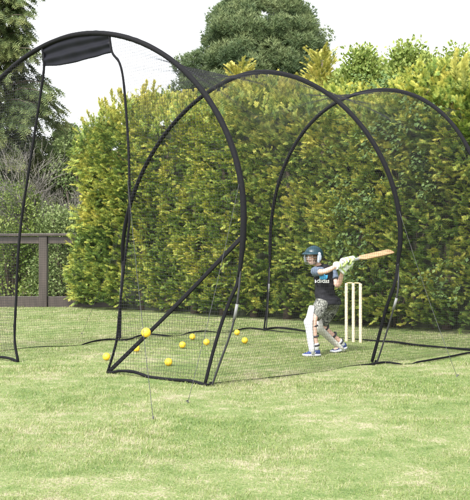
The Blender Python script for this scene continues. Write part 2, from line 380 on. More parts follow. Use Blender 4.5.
# padded sleeves over the upper poles, bare pole and webbing below
def sleeve(i,ia,ib,r=.0235):
    P=HO[i][ia:ib+1]; m=MB(); k=len(P); rad=[]
    for j in range(k):
        e=min(1,j/5,(k-1-j)/5); rad.append((.013+(r-.013)*e)*(1+.10*mnoise.noise(Vector((j*.9,i*7,0)))))
    m.tube([tuple(p) for p in P],rad,8); return m.build('pole_sleeve',black,cage,True)
def zidx(i,z,side):
    P=HO[i]; r=range(80) if side>0 else range(160,80,-1)
    return min(r,key=lambda k:abs(P[k][2]-z))
ZS=.86
for i in range(3):
    pr=zidx(i,ZS,1); pl=zidx(i,ZS,-1); sleeve(i,pr,pl)
def leg(i,side,webpx=None,polepx=None):
    o,n,ax=hplane(i); k=zidx(i,ZS+.12,side); top=Vector(HO[i][k]); foot=Vector(HO[i][0 if side>0 else -1]); foot.z=.012
    if webpx: W=[top]+[onplane(x,y,o,n) for x,y in webpx]
    else: W=[top,top.lerp(foot,.5)+ax*(.03*side),foot]
    if polepx: Q=[top]+[onplane(x,y,o,n) for x,y in polepx]
    else: Q=[top,top.lerp(foot,.35)-ax*(.03*side),top.lerp(foot,.7)-ax*(.06*side),foot-ax*(.05*side)]
    W[-1].z=.01; Q[-1].z=-.02
    m=MB(); m.tube(smoothpts(W),[.017]*(len(W)*6-5),6,flat=(n,.35)); m.build('webbing_strap',black,cage,True)
    Q=smoothpts(Q); pm=MB(); pm.tube(Q,.0085,8); po=pm.build('pole',polem,cage,True)
    c=min(Q,key=lambda v:abs(v.z-.58)); j=Q.index(c); d=(Q[j+1]-Q[j-1]).normalized()
    MB().tube([c-d*.06,c+d*.06],.013,10).build('ferrule',ferrm,cage,True)
    g=MB(); g.tube([Q[-1]+Vector((0,0,.05)),Q[-1]+Vector((0,0,-.05))],.014,8); g.tube([Q[-1]+Vector((-.02,.02,.012)),W[-1]+Vector((0,0,.01))],.008,6); g.build('pole_foot',black,cage)
leg(0,1,[(237,284),(230,300),(222,322),(213,352),(205,385)],[(239,288),(235,316),(229,338),(221,360),(211,385.5)])
leg(1,1,[(395,283),(387,306),(380,332),(372,363.5)],[(398,290),(393,311),(385,338),(376,363)])
leg(1,-1,[(123,275),(121,300),(120.5,320),(120.5,340)],[(121,285),(120,310),(119,325),(119,339.5)])
leg(2,-1,[(268,285),(267,305),(264,329.5)],[(269,288),(268,306),(266,329)])
leg(0,-1); leg(2,1)
# end struts of the far leg seen behind the doorway
# fabric panel over the doorway
PB=[[(42,45.5),(44,66)],[(58,39.5),(62,65)],[(76,35.5),(80,61)],[(93,33),(97,56.5)],[(109,32.5),(112,52.5)]]
V=[];Fs=[]; nr=19; cols=[]
tops=smoothpts([onplane(*c[0],o0,n0) for c in PB],6); bots=smoothpts([onplane(*c[1],o0,n0) for c in PB],6)
for j,(a,b) in enumerate(zip(tops,bots)):
    for k in range(nr):
        t=k/(nr-1); p=a.lerp(b,t)+n0*(.010*math.sin(t*15+j*.13+.5*math.sin(j*.25))*4*t*(1-t)+.006*t*math.sin(j*.9+t*5)); p.z-=.0*math.sin(math.pi*j/(len(tops)-1))*t
        V.append(p)
for j in range(len(tops)-1):
    for k in range(nr-1): a=j*nr+k; Fs.append((a,a+1,a+nr+1,a+nr))
pn=mesh_obj('fabric_panel',V,Fs,panelm,None,True); so_=pn.modifiers.new('t','SOLIDIFY'); so_.thickness=.006
pn.parent=cage; pn.matrix_parent_inverse=Matrix.Translation(-cage.location)
def strap(name,P,r,flat=None,parent=cage,mat=black,n=6):
    m=MB(); rr=[r*(1+.18*mnoise.noise(Vector((k*.8,r*99,0)))) for k in range(len(P))]; m.tube(P,rr,n,flat=flat); return m.build(name,mat,parent,True)
strap('doorway_cord',RR,.012); strap('doorway_cord',RL,.013)
dg0=onplane(241,238,o0,n0); dg1=onplane(107,373.5,o0,n0)
strap('diagonal_strap',smoothpts([dg0,dg0.lerp(dg1,.5)+Vector((0,0,-.015)),dg1]),.019,flat=(n0,.3))
strap('net_hem',hemR,.014); strap('net_hem',hemL,.014)
def hem(px,r=.012,z=.02):
    """px: (x, y) or (x, y, scale); thin where the hem lies down in the grass"""
    P=smoothpts([gnd(q[0],q[1],z if (len(q)<3 or q[2]>.4) else .006) for q in px]); R=np.interp(np.linspace(0,len(px)-1,len(P)),np.arange(len(px)),[q[2] if len(q)>2 else 1 for q in px])
    m=MB(); m.tube(P,[r*max(.18,k)*(1+.2*mnoise.noise(Vector((t*.7,r*91,0)))) for t,k in enumerate(R)],6); return m.build('net_hem',black,cage,True)
hem([(-44,354.5),(-10,352,.3),(24,348,.3),(45,346.5,.5),(65,346,.4),(80,345,.2),(84,344,.8),(95,341),(110,339.3),(120,340)],.011)
hem([(121,340),(130,339),(140,335.5),(150,334),(165,335.5),(175,336,.3),(182,335,.3),(190,332.5),(205,331),(220,332.5,.3),(230,332,.4),(239,329.5),(250,328),(264,329.6)],.011)
hem([(264,329.6),(275,327.8),(288,328.4),(305,331,.8),(325,334.5,.4),(345,338,.3),(380,341,.8),(395,342),(415,344.8),(440,347,.8),(470,349.5),(492,350.3)],.014)
hem([(372,364),(385,362.3),(398,363.6,.8),(403,364,.2),(412,363.5,.3),(418,362,.9),(430,360),(450,356.5),(470,352.6),(492,350.5)],.011)
hem([(206,385),(215,383,.4),(240,380,.2),(260,378.5,.2),(278,376.5,.5),(300,374,.4),(310,372.5,.2),(325,371,.2),(350,366,.3),(372,364)],.008,.012)
hem([(264,329.6),(270,330.3),(290,332.5,.6),(303,333,.2)],.008)
# guy ropes and ground pegs
for (hx,hy,i,gx_,gy_,up) in ((127.5,180,0,153,418,0),(240,178,0,188,402,1),(402,205,1,457,376,1),(131,212,1,82,334,1)):
    o,n,a=hplane(i); p=onplane(hx,hy,o,n); g=gnd(gx_,gy_,.01); k=cut([Vector(q) for q in HO[i]],p); p=Vector(HO[i][k]) if up else p
    P=[p.lerp(g,t)-Vector((0,0,.04*math.sin(math.pi*t))) for t in np.linspace(0,1,12)]
    gr=strap('guy_rope',P,.0019,mat=ropem)
    d=(g-p); d.z=0; d.normalize(); pg=MB(); pg.tube([g+Vector((0,0,.012))+d*.008,g-Vector((0,0,.12))-d*.06],.005,6); pg.tube([g+Vector((0,0,.012))+d*.008,g+Vector((0,0,.014))+d*.02,g+Vector((0,0,.004))+d*.024],.003,6)
    pg.build('ground_peg',pegm,cage,True)
# ------------------------------------------------------------------ balls
ym,yn,yb=nt('yellow_ball'); yb.inputs['Base Color'].default_value=lin((.78,.50,.03)); yb.inputs['Roughness'].default_value=.5
g=N(yn,'ShaderNodeTexCoord'); vo=N(yn,'ShaderNodeTexVoronoi'); vo.inputs['Scale'].default_value=110; yn.links.new(g.outputs['Object'],vo.inputs['Vector'])
bp=N(yn,'ShaderNodeBump'); bp.inputs['Strength'].default_value=.5; bp.inputs['Distance'].default_value=.003; yn.links.new(vo.outputs['Distance'],bp.inputs['Height']); yn.links.new(bp.outputs[0],yb.inputs['Normal'])
seamm=simple('ball_seam',(.62,.40,.03),.6)
def make_ball():
    R=.037; m=MB(); m.ell((0,0,0),(R,R,R),None,24,16); o=m.build('practice_ball',ym,None,True)
    s=MB(); s.tube([(R*1.0*math.cos(a),R*1.0*math.sin(a),0) for a in np.linspace(0,2*math.pi,33)],.0016,5,caps=False); s.build('seam',seamm,o,True)
    return o
BALLS=[(106.4,356.5,'yellow ball on the grass outside the doorway, left of the diagonal strap'),
(136.4,348.5,'yellow ball on the grass just below the airborne ball'),
(168.4,362.0,'yellow ball on the grass nearest the camera, above the front hem'),
(182.4,344.8,'yellow ball on the grass between the nearest ball and the back row'),
(192.4,336.8,'yellow ball on the grass furthest back of the middle group'),
(206.4,342.0,'yellow ball on the grass just left of the near pole of the first arch'),
(237,332.4,'yellow ball on the grass in the back row, touching the far hem'),
(244.8,340.4,'rightmost yellow ball on the grass, nearest the batter')]
ball=make_ball()
for k,(x,y,lb) in enumerate(BALLS+[(146,332.5,'yellow ball in mid air in front of the diagonal strap')]):
    if k==0: b=ball
    else:
        b=ball.copy(); COL.objects.link(b)
        for ch in ball.children: c=ch.copy(); COL.objects.link(c); c.parent=b; c.matrix_parent_inverse=Matrix()
    b.location=gnd(x,y,.040) if k<8 else at(x,y,6.95)
    b.rotation_euler=(random.random()*3,random.random()*3,random.random()*3)
    tag(b,lb,'ball','yellow practice balls')
for ch in ball.children: ch.matrix_parent_inverse=Matrix()
# ------------------------------------------------------------------ wicket
def wood(name,c1,c2,sc_=(60,60,5)):
    m,n,b=nt(name); tc=N(n,'ShaderNodeTexCoord'); mp=N(n,'ShaderNodeMapping'); mp.inputs['Scale'].default_value=sc_; no=N(n,'ShaderNodeTexNoise'); no.inputs['Scale'].default_value=1; no.inputs['Detail'].default_value=6
    n.links.new(tc.outputs['Object'],mp.inputs[0]); n.links.new(mp.outputs[0],no.inputs['Vector']); r=N(n,'ShaderNodeValToRGB'); r.color_ramp.elements[0].position=.3; r.color_ramp.elements[1].position=.72
    r.color_ramp.elements[0].color=lin(c1); r.color_ramp.elements[1].color=lin(c2); n.links.new(no.outputs['Fac'],r.inputs[0]); n.links.new(r.outputs[0],b.inputs['Base Color']); b.inputs['Roughness'].default_value=.45; return m
stumpm=wood('pale_varnished_ash',(.50,.42,.28),(.62,.54,.39))
bailm=wood('bail_wood',(.5,.36,.18),(.62,.48,.27))
SP=[gnd(346.6,341.4),gnd(353.5,341.9),gnd(360.2,342.5)]
wd=(SP[2]-SP[0]).normalized(); SP=[SP[1]+wd*(.105*k) for k in (-1,0,1)]; ztop=.70
names=['left stump of the wicket, next to the batter','middle stump of the wicket, between the other two','right stump of the wicket, furthest from the batter']
for p,lb in zip(SP,names):
    m=MB(); prof=[(-.08,.006),(-.02,.0185),(.0,.0195),(.62,.0195),(.655,.0195),(.66,.0175),(.668,.0175),(.672,.0195),(ztop-.006,.0195),(ztop,.0165)]
    m.tube([(p.x,p.y,z) for z,r in prof],[r for z,r in prof],16); o=m.build('cricket_stump',stumpm,None,True); rebase(o,p); tag(o,lb,'stump','stumps of the wicket')
for k,(a,b) in enumerate(((SP[0],SP[1]),(SP[1],SP[2]))):
    a=a.copy();b=b.copy();a.z=b.z=ztop+.0055; d=(b-a); L=d.length; d.normalize(); a=a+d*.002;b=b-d*.002
    prof=[(0,.004),(.02,.0055),(.03,.008),(.05,.0085),(.075,.0085),(.08,.006),(L-.02,.0055),(L-.004,.004)]
    m=MB(); m.tube([a+d*t for t,r in prof],[r for t,r in prof],10); o=m.build('bail',bailm,None,True); rebase(o,(a+b)/2)
    tag(o,['left bail resting across the left and middle stumps','right bail resting across the middle and right stumps'][k],'bail','bails on the wicket')
# ------------------------------------------------------------------ vegetation
gold=foliage('golden_conifer_foliage',[(.0,(.032,.062,.018)),(.28,(.074,.135,.030)),(.50,(.155,.235,.046)),(.72,(.33,.375,.070)),(1.,(.54,.49,.10))],nscale=1.1,namp=.26,trans=.2)
goldb=foliage('bright_golden_plumes',[(.0,(.12,.16,.04)),(.4,(.27,.30,.07)),(.75,(.44,.42,.09)),(1.,(.58,.50,.14))],nscale=1.1,namp=.2,trans=.3)
pine=foliage('dark_conifer_foliage',[(.0,(.030,.050,.024)),(.4,(.070,.108,.046)),(.7,(.13,.175,.075)),(1.,(.21,.25,.11))],nscale=.9,namp=.3,trans=.25)
spruce=foliage('blue_green_spruce_foliage',[(.0,(.028,.045,.022)),(.4,(.070,.105,.040)),(.7,(.14,.175,.06)),(1.,(.26,.27,.10))],nscale=.6,namp=.3,trans=.15)
limeg=foliage('young_broadleaf_foliage',[(.0,(.055,.095,.020)),(.5,(.155,.225,.045)),(1.,(.31,.36,.10))],nscale=1.2,namp=.3,trans=.4)
midg=foliage('shrub_foliage',[(.0,(.035,.060,.020)),(.5,(.11,.165,.048)),(1.,(.22,.27,.10))],nscale=1.0,namp=.3,trans=.3)
ivym=foliage('ivy_foliage',[(.0,(.022,.048,.016)),(.5,(.075,.125,.034)),(1.,(.16,.22,.065))],rough=.7,nscale=1.0,namp=.25,trans=.2)
bark=simple('grey_brown_bark',(.10,.075,.055),.9,.4,9,bump=.6)
twigm=simple('bare_grey_twigs',(.17,.155,.135),.85,.3,9)
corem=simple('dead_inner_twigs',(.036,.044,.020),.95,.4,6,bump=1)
def rot2(a): return np.array([math.cos(a),math.sin(a)])
# --- the clipped golden hedge: a line running from far left to near right
HA=np.array([-3.12,18.0]); HB=np.array([6.6,8.3]); HD=(HB-HA)/np.linalg.norm(HB-HA); HN=np.array([-HD[1],HD[0]]); HN=-HN if HN[1]>0 else HN   # HN points to the camera side
HL=float(np.linalg.norm(HB-HA)); HW=1.7
def htop(s): return -.75*np.exp(-(np.maximum(s,0)/.55)**1.3)+4.05-.075*s+.14*np.sin(s*1.7)+.10*np.sin(s*4.1+1)
def bulge(s,z): return .13*np.sin(s*1.9+.8*np.sin(z*1.7))+.10*np.sin(z*2.3+s*.9)+.07*np.sin(s*5.3+z*3.1)-.28*np.clip(1-z/.5,0,1)*.6-.10*z/4-.55*np.clip((z-htop(s)+.75)/.75,0,1)**2
def make_hedge():
    h=thing('clipped_conifer_hedge','tall clipped golden green conifer hedge filling the background','hedge',(float((HA[0]+HB[0])/2),float((HA[1]+HB[1])/2),0))
    parts=[]
    # front face in three depths, left end, top
    def face(n,dep,dens_bias=0,per=15,fl=(.07,.15)):
        s=RNG.uniform(-.05,HL,n); z=RNG.uniform(.02,1,n)**.93*(htop(s)+.02); b=bulge(s,z)-dep-RNG.uniform(0,.14,n)
        cp=np.stack([HA[0]+HD[0]*s+HN[0]*b,HA[1]+HD[1]*s+HN[1]*b,z],1)
        top=np.clip((z-htop(s)+.7)/.7,0,1)
        d=np.stack([HN[0]*(1-.7*top),HN[1]*(1-.7*top),.55+.9*top],1)+RNG.normal(0,.42,(n,3))
        cl=n3(cp,2.6,9.); cl2=n3(cp,6.,4.)
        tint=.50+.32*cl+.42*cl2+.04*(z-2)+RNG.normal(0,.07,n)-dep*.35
        keep=RNG.uniform(0,1,n)<np.clip(.95+1.1*cl2+.8*cl,.35,1)
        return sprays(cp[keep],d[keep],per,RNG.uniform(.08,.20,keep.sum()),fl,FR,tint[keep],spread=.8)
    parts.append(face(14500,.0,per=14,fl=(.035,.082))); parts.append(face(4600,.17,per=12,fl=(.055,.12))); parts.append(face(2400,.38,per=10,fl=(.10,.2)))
    n=1500; y=RNG.uniform(0,HW,n); z=RNG.uniform(.03,1,n)*(3.35+.5*np.clip(y,0,1)); b=.15*np.sin(z*2+y*2)+.14*np.sin(z*4.4+1)+RNG.uniform(-.25,.1,n)-.5*np.clip((z-3.3)/.8,0,1)**2
    cp=np.stack([HA[0]-HD[0]*b-HN[0]*y,HA[1]-HD[1]*b-HN[1]*y,z],1); d=np.stack([-HD[0]+0*z,-HD[1]+0*z,.4+0*z],1)+RNG.normal(0,.35,(n,3)); tint=.48+.4*n3(cp,2.6,9.)+RNG.normal(0,.07,n)+.04*(z-2)
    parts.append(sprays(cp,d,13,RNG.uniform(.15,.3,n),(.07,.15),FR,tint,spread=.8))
    n=2600; s=RNG.uniform(-.05,HL,n); y=RNG.uniform(-.25,HW,n); cp=np.stack([HA[0]+HD[0]*s-HN[0]*y,HA[1]+HD[1]*s-HN[1]*y,htop(s)-.30*np.exp(-((y+.1)/.3)**2)+RNG.uniform(-.2,.05,n)],1)
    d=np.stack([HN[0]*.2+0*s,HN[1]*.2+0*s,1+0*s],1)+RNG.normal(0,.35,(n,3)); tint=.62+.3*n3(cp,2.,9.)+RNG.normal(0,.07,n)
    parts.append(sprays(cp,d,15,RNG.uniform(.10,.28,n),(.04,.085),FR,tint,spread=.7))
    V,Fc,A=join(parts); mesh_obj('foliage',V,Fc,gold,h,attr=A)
    # feathery leaders above the clipped top
    parts=[]; q=[(.35,.30),(.75,.35),(1.3,.28),(1.75,.5),(2.0,.34),(2.6,.42),(3.0,.28),(3.7,.40),(4.45,.3),(5.1,.25),(8.6,.45),(9.0,.62),(9.35,.5),(9.7,.75),(10.1,.6),(10.5,.8),(11,.6),(11.6,.7),(12.3,.6),(13,.7)]
    for s_,hh in q:
        for _ in range(3):
            s=s_+random.gauss(0,.10); y=random.uniform(-.05,.5); base=np.array([HA[0]+HD[0]*s-HN[0]*y,HA[1]+HD[1]*s-HN[1]*y,htop(s)-.25]); H=hh*random.uniform(.35,.8)+.22
            k=int(14+H*34); t=np.linspace(0,1,k); cp=base+np.stack([.05*np.sin(t*4+s)+0*t,0*t,t*H],1); a=t*40+s; r=(1-t)*.8+.15; d=np.stack([np.cos(a)*r,np.sin(a)*r,.6+t],1)
            parts.append(sprays(cp,d,8,.05+.14*(1-t),(.035,.075),FR,np.full(k,.45)+.2*t+RNG.normal(0,.05,k),spread=.5,droop=0))
    V,Fc,A=join(parts); mesh_obj('leader_shoots',V,Fc,goldb,h,attr=A)
    # twiggy inside
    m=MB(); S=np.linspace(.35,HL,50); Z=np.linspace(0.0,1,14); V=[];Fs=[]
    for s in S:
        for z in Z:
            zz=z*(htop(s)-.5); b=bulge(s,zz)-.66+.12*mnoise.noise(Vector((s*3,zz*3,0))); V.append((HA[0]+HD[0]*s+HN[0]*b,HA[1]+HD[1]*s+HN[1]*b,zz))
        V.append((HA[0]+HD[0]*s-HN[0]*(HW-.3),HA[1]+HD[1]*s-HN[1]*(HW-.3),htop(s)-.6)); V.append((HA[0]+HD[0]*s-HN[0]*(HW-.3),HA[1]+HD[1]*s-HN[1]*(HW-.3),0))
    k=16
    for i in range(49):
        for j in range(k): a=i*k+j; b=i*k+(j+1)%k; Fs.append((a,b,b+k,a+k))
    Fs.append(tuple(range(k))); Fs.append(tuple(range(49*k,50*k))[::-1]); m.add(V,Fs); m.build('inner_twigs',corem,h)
    m=MB()
    for s in np.arange(.5,HL,.75):
        p=Vector((HA[0]+HD[0]*s-HN[0]*.62,HA[1]+HD[1]*s-HN[1]*.62,0)); m.tube([p+Vector((0,0,-.1)),p+Vector((.03,.02,1.2)),p+Vector((0,0,3.2))],[.08,.06,.02],7)
    m.build('stems',bark,h,True)
    return h
make_hedge()
def leaves_blob(n,c,r,size,tmpl,tint0,surf=.55,seed=0.,up=.2):
    """leaf positions through an ellipsoidal clump, denser outside"""
    u=norm(RNG.normal(0,1,(n,3))); rr=RNG.uniform(surf**3,1,n)**(1/3); p=np.array(c)+u*rr[:,None]*np.array(r)
    d=norm(u*.7+RNG.normal(0,.6,(n,3))+np.array([0,0,up])); x,y,z=frames(d,u,.5); L=(size*RNG.uniform(.6,1.3,n))[:,None]
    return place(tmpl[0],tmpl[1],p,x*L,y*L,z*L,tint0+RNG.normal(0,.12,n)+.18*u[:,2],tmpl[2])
def branching(base,H,levels,spread,rad,name,mat,parent,lean=(0,0),trunk_frac=.9,n=8):
    m=MB(); base=Vector(base); P=[base+Vector((lean[0]*t*H+.03*H*math.sin(t*5)*t,lean[1]*t*H,t*H*trunk_frac)) for t in np.linspace(0,1,9)]; P[0].z-=.15
    m.tube(P,[rad*(1-.85*t)+.006 for t in np.linspace(0,1,9)],n); tips=[]
    for t,az,L,rise in levels:
        k=t*8; i=min(7,int(k)); p=P[i].lerp(P[i+1],k-i); d=Vector((math.cos(az),math.sin(az),rise))*L; Q=[p,p+d*.4+Vector((0,0,.05*L)),p+d*.75,p+d+Vector((0,0,-.03*L))]
        m.tube(Q,[max(.006,rad*.35*(1-t*.6)),rad*.2*(1-t*.5)+.004,rad*.12+.003,.004],5); tips.append((p,Q))
    m.build(name,mat,parent,True); return P,tips
# --- big round-topped conifer behind the hedge
NEED2=needles(9); NEED2[0][[i for i in range(len(NEED2[0])) if i%3!=2]]*=1.1
def big_conifer():
    Y=31.; c=at(260,258,Y); t=thing('round_topped_conifer','large dense dark green conifer with rounded crown rising behind the hedge','tree',(c.x,Y,0),'trees beyond the hedge')
    k=Y/F; prof=[(-24,8),(-14,24),(0,40),(25,58),(50,66),(75,72),(95,78),(150,86),(200,86),(235,70)]   # pixel rows to half widths, turned into metres below
    zs=np.array([CH+(258-y)*k for y,_ in prof]); ws=np.array([w_*k*1.12 for _,w_ in prof])
    def env(z): return np.interp(z,zs[::-1],ws[::-1],left=0,right=0)
    lv=[];parts=[];ztop=zs[0]
    m=640; 
    for i in range(m):
        z=random.uniform(3.6,ztop) if random.random()<.8 else random.uniform(4.5,7.5); e=float(env(z)); az=random.uniform(0,2*math.pi); 
        if math.sin(az)>.35 and random.random()<.6: az=-az
        rr=e*random.uniform(.55,1.0)*(1+.20*mnoise.noise(Vector((az*2.2,z*1.1,3)))); r=random.uniform(.24,.58); c_=(c.x+math.cos(az)*(rr-.2),Y+math.sin(az)*(rr-.2),z-.1)
        tn=.57+.28*mnoise.noise(Vector((az*3,z*1.3,0)))+random.gauss(0,.12)
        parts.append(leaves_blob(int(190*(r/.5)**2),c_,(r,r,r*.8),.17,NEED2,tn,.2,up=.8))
        if i%5==0: lv.append((min(.97,max(.05,(z-.8)/ztop)),az,max(.3,rr-.3),.12))
    V,Fc,A=join(parts); mesh_obj('crown',V,Fc,pine,t,attr=A); branching((c.x,Y,0),ztop*.95,lv,1,.28,'trunk',bark,t)
big_conifer()
# --- lacy spruce at the left edge
def spruce_tree(px,Y,top_px,halfw,label,name='spruce_tree',dens=1.,mat=spruce,seed=1,lo=.08,scale=1.,group='trees beyond the hedge',fl=(.16,.30)):
    k=Y/F; c=at(px,258,Y); H=CH+(258-top_px)*k; t=thing(name,label,'tree',(c.x,Y,0),group); W=halfw*k; rs=random.Random(seed)
    m=MB(); P=[Vector((c.x+.05*math.sin(z),Y,z)) for z in np.linspace(-.2,H,12)]; m.tube(P,[.20*scale*(1-q*.93)+.008 for q in np.linspace(0,1,12)],8)
    cps=[];cds=[];bl=[];ti=[]; z=H*lo
    while z<H*.985:
        f=(z/H); L=W*(1-f)**.75*(1.0 if f>.15 else .8); nb=int(5+3*dens); a0=rs.uniform(0,6.28)
        for b in range(nb):
            a=a0+b*6.283/nb+rs.gauss(0,.2); LL=max(.25,L*rs.uniform(.6,1.12)); dv_=Vector((math.cos(a),math.sin(a),0)); p0=Vector((c.x,Y,z+rs.gauss(0,.06)))
            Q=[p0+dv_*LL*t_+Vector((0,0,LL*(.16*math.sin(t_*3.1)-.34*t_*t_*(1-f)+.25*t_*f+.10*t_**4))) for t_ in (0,.25,.5,.75,1)]
            m.tube(Q,[.035*scale*(1-f)+.01,.025*scale*(1-f)+.008,.016,.010,.004],5)
            ns=max(5,int(LL*11*dens))
            for j in range(ns):
                t_=.14+.86*j/ns; i_=min(3,int(t_*4)); q=Q[i_].lerp(Q[i_+1],t_*4-i_); side=1 if j%2 else -1
                sd=Vector((-dv_.y,dv_.x,0))*side
                d=dv_*(.45+.5*t_)+sd*rs.uniform(.3,1)*(1.1-t_*.6)+Vector((0,0,-.35+rs.gauss(0,.18)))
                cps.append(tuple(q));cds.append(tuple(d));bl.append((.22+.34*(1-t_))*min(1.2,.5+LL*.35)); ti.append(.50+.25*mnoise.noise(Vector((a,z,1)))+rs.gauss(0,.06)+.15*(t_-.5))
        z+=(.26+.10*(1-f))/max(.5,dens)**.5*scale
    m.build('trunk',bark,t,True)
    v,f_,a_=sprays(np.array(cps),np.array(cds),9,np.array(bl),fl,FR3,np.array(ti),spread=.6,droop=.5); mesh_obj('crown',v,f_,mat,t,attr=a_); return t
spruce_tree(-4,25.,-110,100,'tall lacy dark spruce at the left edge with sky showing through',seed=3,dens=1.15,fl=(.15,.28))
spruce_tree(66,29.,122,38,'small pointed conifer in the gap between the spruce and the hedge',name='conifer_tree',seed=5,dens=1.3,mat=midg,lo=.05,scale=.7)
spruce_tree(-95,32.,-60,80,'dark spruce mostly outside the left edge, behind the lacy one',seed=9,dens=1.1,fl=(.22,.4))
# --- broadleaf saplings showing over the hedge top on the right
def sapling(px,top,Y,w_,label,name='young_tree',mat=limeg,seed=0,leaf=.085,group='saplings above the hedge'):
    rs=random.Random(seed); k=Y/F; c=at(px,258,Y); H=CH+(258-top)*k; t=thing(name,label,'tree',(c.x,Y,0),group); W=w_*k; lv=[];parts=[]
    for i in range(int(60+5*(w_-13))): lv.append((rs.uniform(.60,1.0),rs.uniform(0,6.28),W*rs.uniform(.5,1.05),rs.uniform(.5,1.4)))
    lv=[(t_,a,L*(1.15-t_**3*.8),r) for t_,a,L,r in lv]
    P,tips=branching((c.x,Y,0),H,lv,1,.045,'trunk',bark,t,trunk_frac=.98)
    for p,Q in tips:
        for q in (Q[1],Q[2],Q[3],Q[2].lerp(Q[3],.5)):
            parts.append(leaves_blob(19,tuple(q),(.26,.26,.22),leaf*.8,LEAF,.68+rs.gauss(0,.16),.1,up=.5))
    for q in P[4:]: parts.append(leaves_blob(16,tuple(q),(.12,.12,.14),leaf,LEAF,.6,.1))
    V,Fc,A=join(parts); mesh_obj('crown',V,Fc,mat,t,attr=A)
sapling(369,54,15.6,21,'light green sapling above the hedge between the big conifer and the paler shoot',seed=1)
sapling(352,74,17.0,16,'low light green sapling beside the right flank of the big conifer',seed=2)
sapling(392,68,15.4,22,'thin light green sapling above the crown of the third arch',seed=3)
sapling(414,48,14.6,19,'tallest light green sapling with a dense tuft at its top',seed=4)
sapling(436,63,14.4,18,'light green sapling just left of the yellow plumes',seed=5)
sapling(466,52,14.8,13,'light green sapling at the right edge of the photo',seed=6)
sapling(488,58,14.2,15,'light green sapling beyond the right edge, behind the yellow plumes',seed=16)
# bright yellow conifer tops
def plume(px,top,Y,w_,label,seed):
    rs=random.Random(seed); k=Y/F; c=at(px,258,Y); H=CH+(258-top)*k; W=w_*k; t=thing('golden_conifer',label,'tree',(c.x,Y,0),'golden conifer tops behind the hedge'); m=MB()
    m.tube([(c.x,Y,-.1),(c.x,Y,H*.6),(c.x+.03,Y,H)],[.07,.04,.008],6); cps=[];cds=[];bl=[];ti=[]
    for i in range(520):
        f=rs.random()**.8; z=H*(.45+.55*f); r=W*(1-f*.95)**.5*rs.uniform(.1,1); a=rs.uniform(0,6.28); cps.append((c.x+math.cos(a)*r,Y+math.sin(a)*r,z-.12)); cds.append((math.cos(a)*.9,math.sin(a)*.9,.7)); bl.append(.10+.26*rs.random()); ti.append(.5+rs.gauss(0,.12)+.15*f)
    m.build('trunk',bark,t,True); v,f_,a_=sprays(np.array(cps),np.array(cds),24,np.array(bl),(.04,.09),FR,np.array(ti),spread=.6,droop=0); mesh_obj('crown',v,f_,goldb,t,attr=a_)
plume(321,49,17.6,25,'bright yellow conifer top in front of the dark round conifer',1)
plume(240,64,17.6,9,'small yellow conifer tip just left of the crown of the second arch',2)
plume(450,70,13.4,24,'golden conifer with orange yellow plumes at the top right corner',3)
plume(478,64,13.2,24,'golden conifer beyond the right edge of the photo',4)
# --- ivy climbing through the hedge on the right
def ivy():
    parts=[]; m=MB(); o=thing('climbing_ivy','broad leaved green climber growing up through the right part of the hedge','climber',(2.6,12.3,0))
    for i in range(260):
        s=random.gauss(7.35,.62); z=random.uniform(.4,3.75); 
        if mnoise.noise(Vector((s*1.4,z*1.1,7)))<-.08: continue
        b=float(bulge(s,z))+random.uniform(-.12,.12); p=(HA[0]+HD[0]*s+HN[0]*b,HA[1]+HD[1]*s+HN[1]*b,z)
        n=16; u=norm(RNG.normal(0,1,(n,3))); pos=np.array(p)+u*np.array([.17,.17,.14])*RNG.uniform(.2,1,(n,1)); d=norm(np.array([HN[0],HN[1],-.5])+RNG.normal(0,.6,(n,3))); x,y,zz=frames(d,np.tile(np.array([[HN[0],HN[1],.6]]),(n,1)),.35)
        L=RNG.uniform(.035,.075,(n,1)); parts.append(place(LEAF[0],LEAF[1],pos,x*L*1.2,y*L,zz*L,np.full(n,.5)+RNG.normal(0,.15,n),LEAF[2]))
    V,Fc,A=join(parts); mesh_obj('leaves',V,Fc,ivym,o,attr=A)
    for i in range(9):
        s=7.35+random.gauss(0,.3); P=[]
        for z in np.linspace(0,3.6,12): ss=s+.15*math.sin(z*2+i); b=float(bulge(ss,z))-.42; P.append((HA[0]+HD[0]*ss+HN[0]*b,HA[1]+HD[1]*ss+HN[1]*b,z))
        m.tube(P,[.014-.0008*k for k in range(12)],5)
    m.build('stem',bark,o,True)
ivy()
# --- rail fence on the left
fw=wood('weathered_grey_brown_timber',(.022,.015,.011),(.050,.036,.029),(9,9,2.2))
def fence():
    Y=18.6; x0=-9.5; p0=at(43.5,258,Y).x; f=thing('wooden_rail_fence','weathered brown timber fence with top rail, square posts and gravel board','fence',(p0,Y,0)); z0=0
    for k in (-2,-1,0,1):
        x=p0+k*2.4
        MB().box((x,Y,.73),(.17,.15,1.46)).build('post',fw,f,bevel=.008)
    L=(p0+3.6)-x0; xm=x0+L/2
    MB().box((xm,Y-.01,1.475),(L,.20,.055),Matrix.Rotation(-.006,3,'Y')).build('top_rail',fw,f,bevel=.006)
    for k in range(-3,2):
        xa=p0+k*2.4; MB().box((xa+1.2,Y+.0,1.37),(2.4-.176,.05,.14)).build('rail',fw,f,bevel=.005); MB().box((xa+1.2,Y+.0,.10),(2.4-.176,.055,.24)).build('gravel_board',fw,f,bevel=.005)
fence()
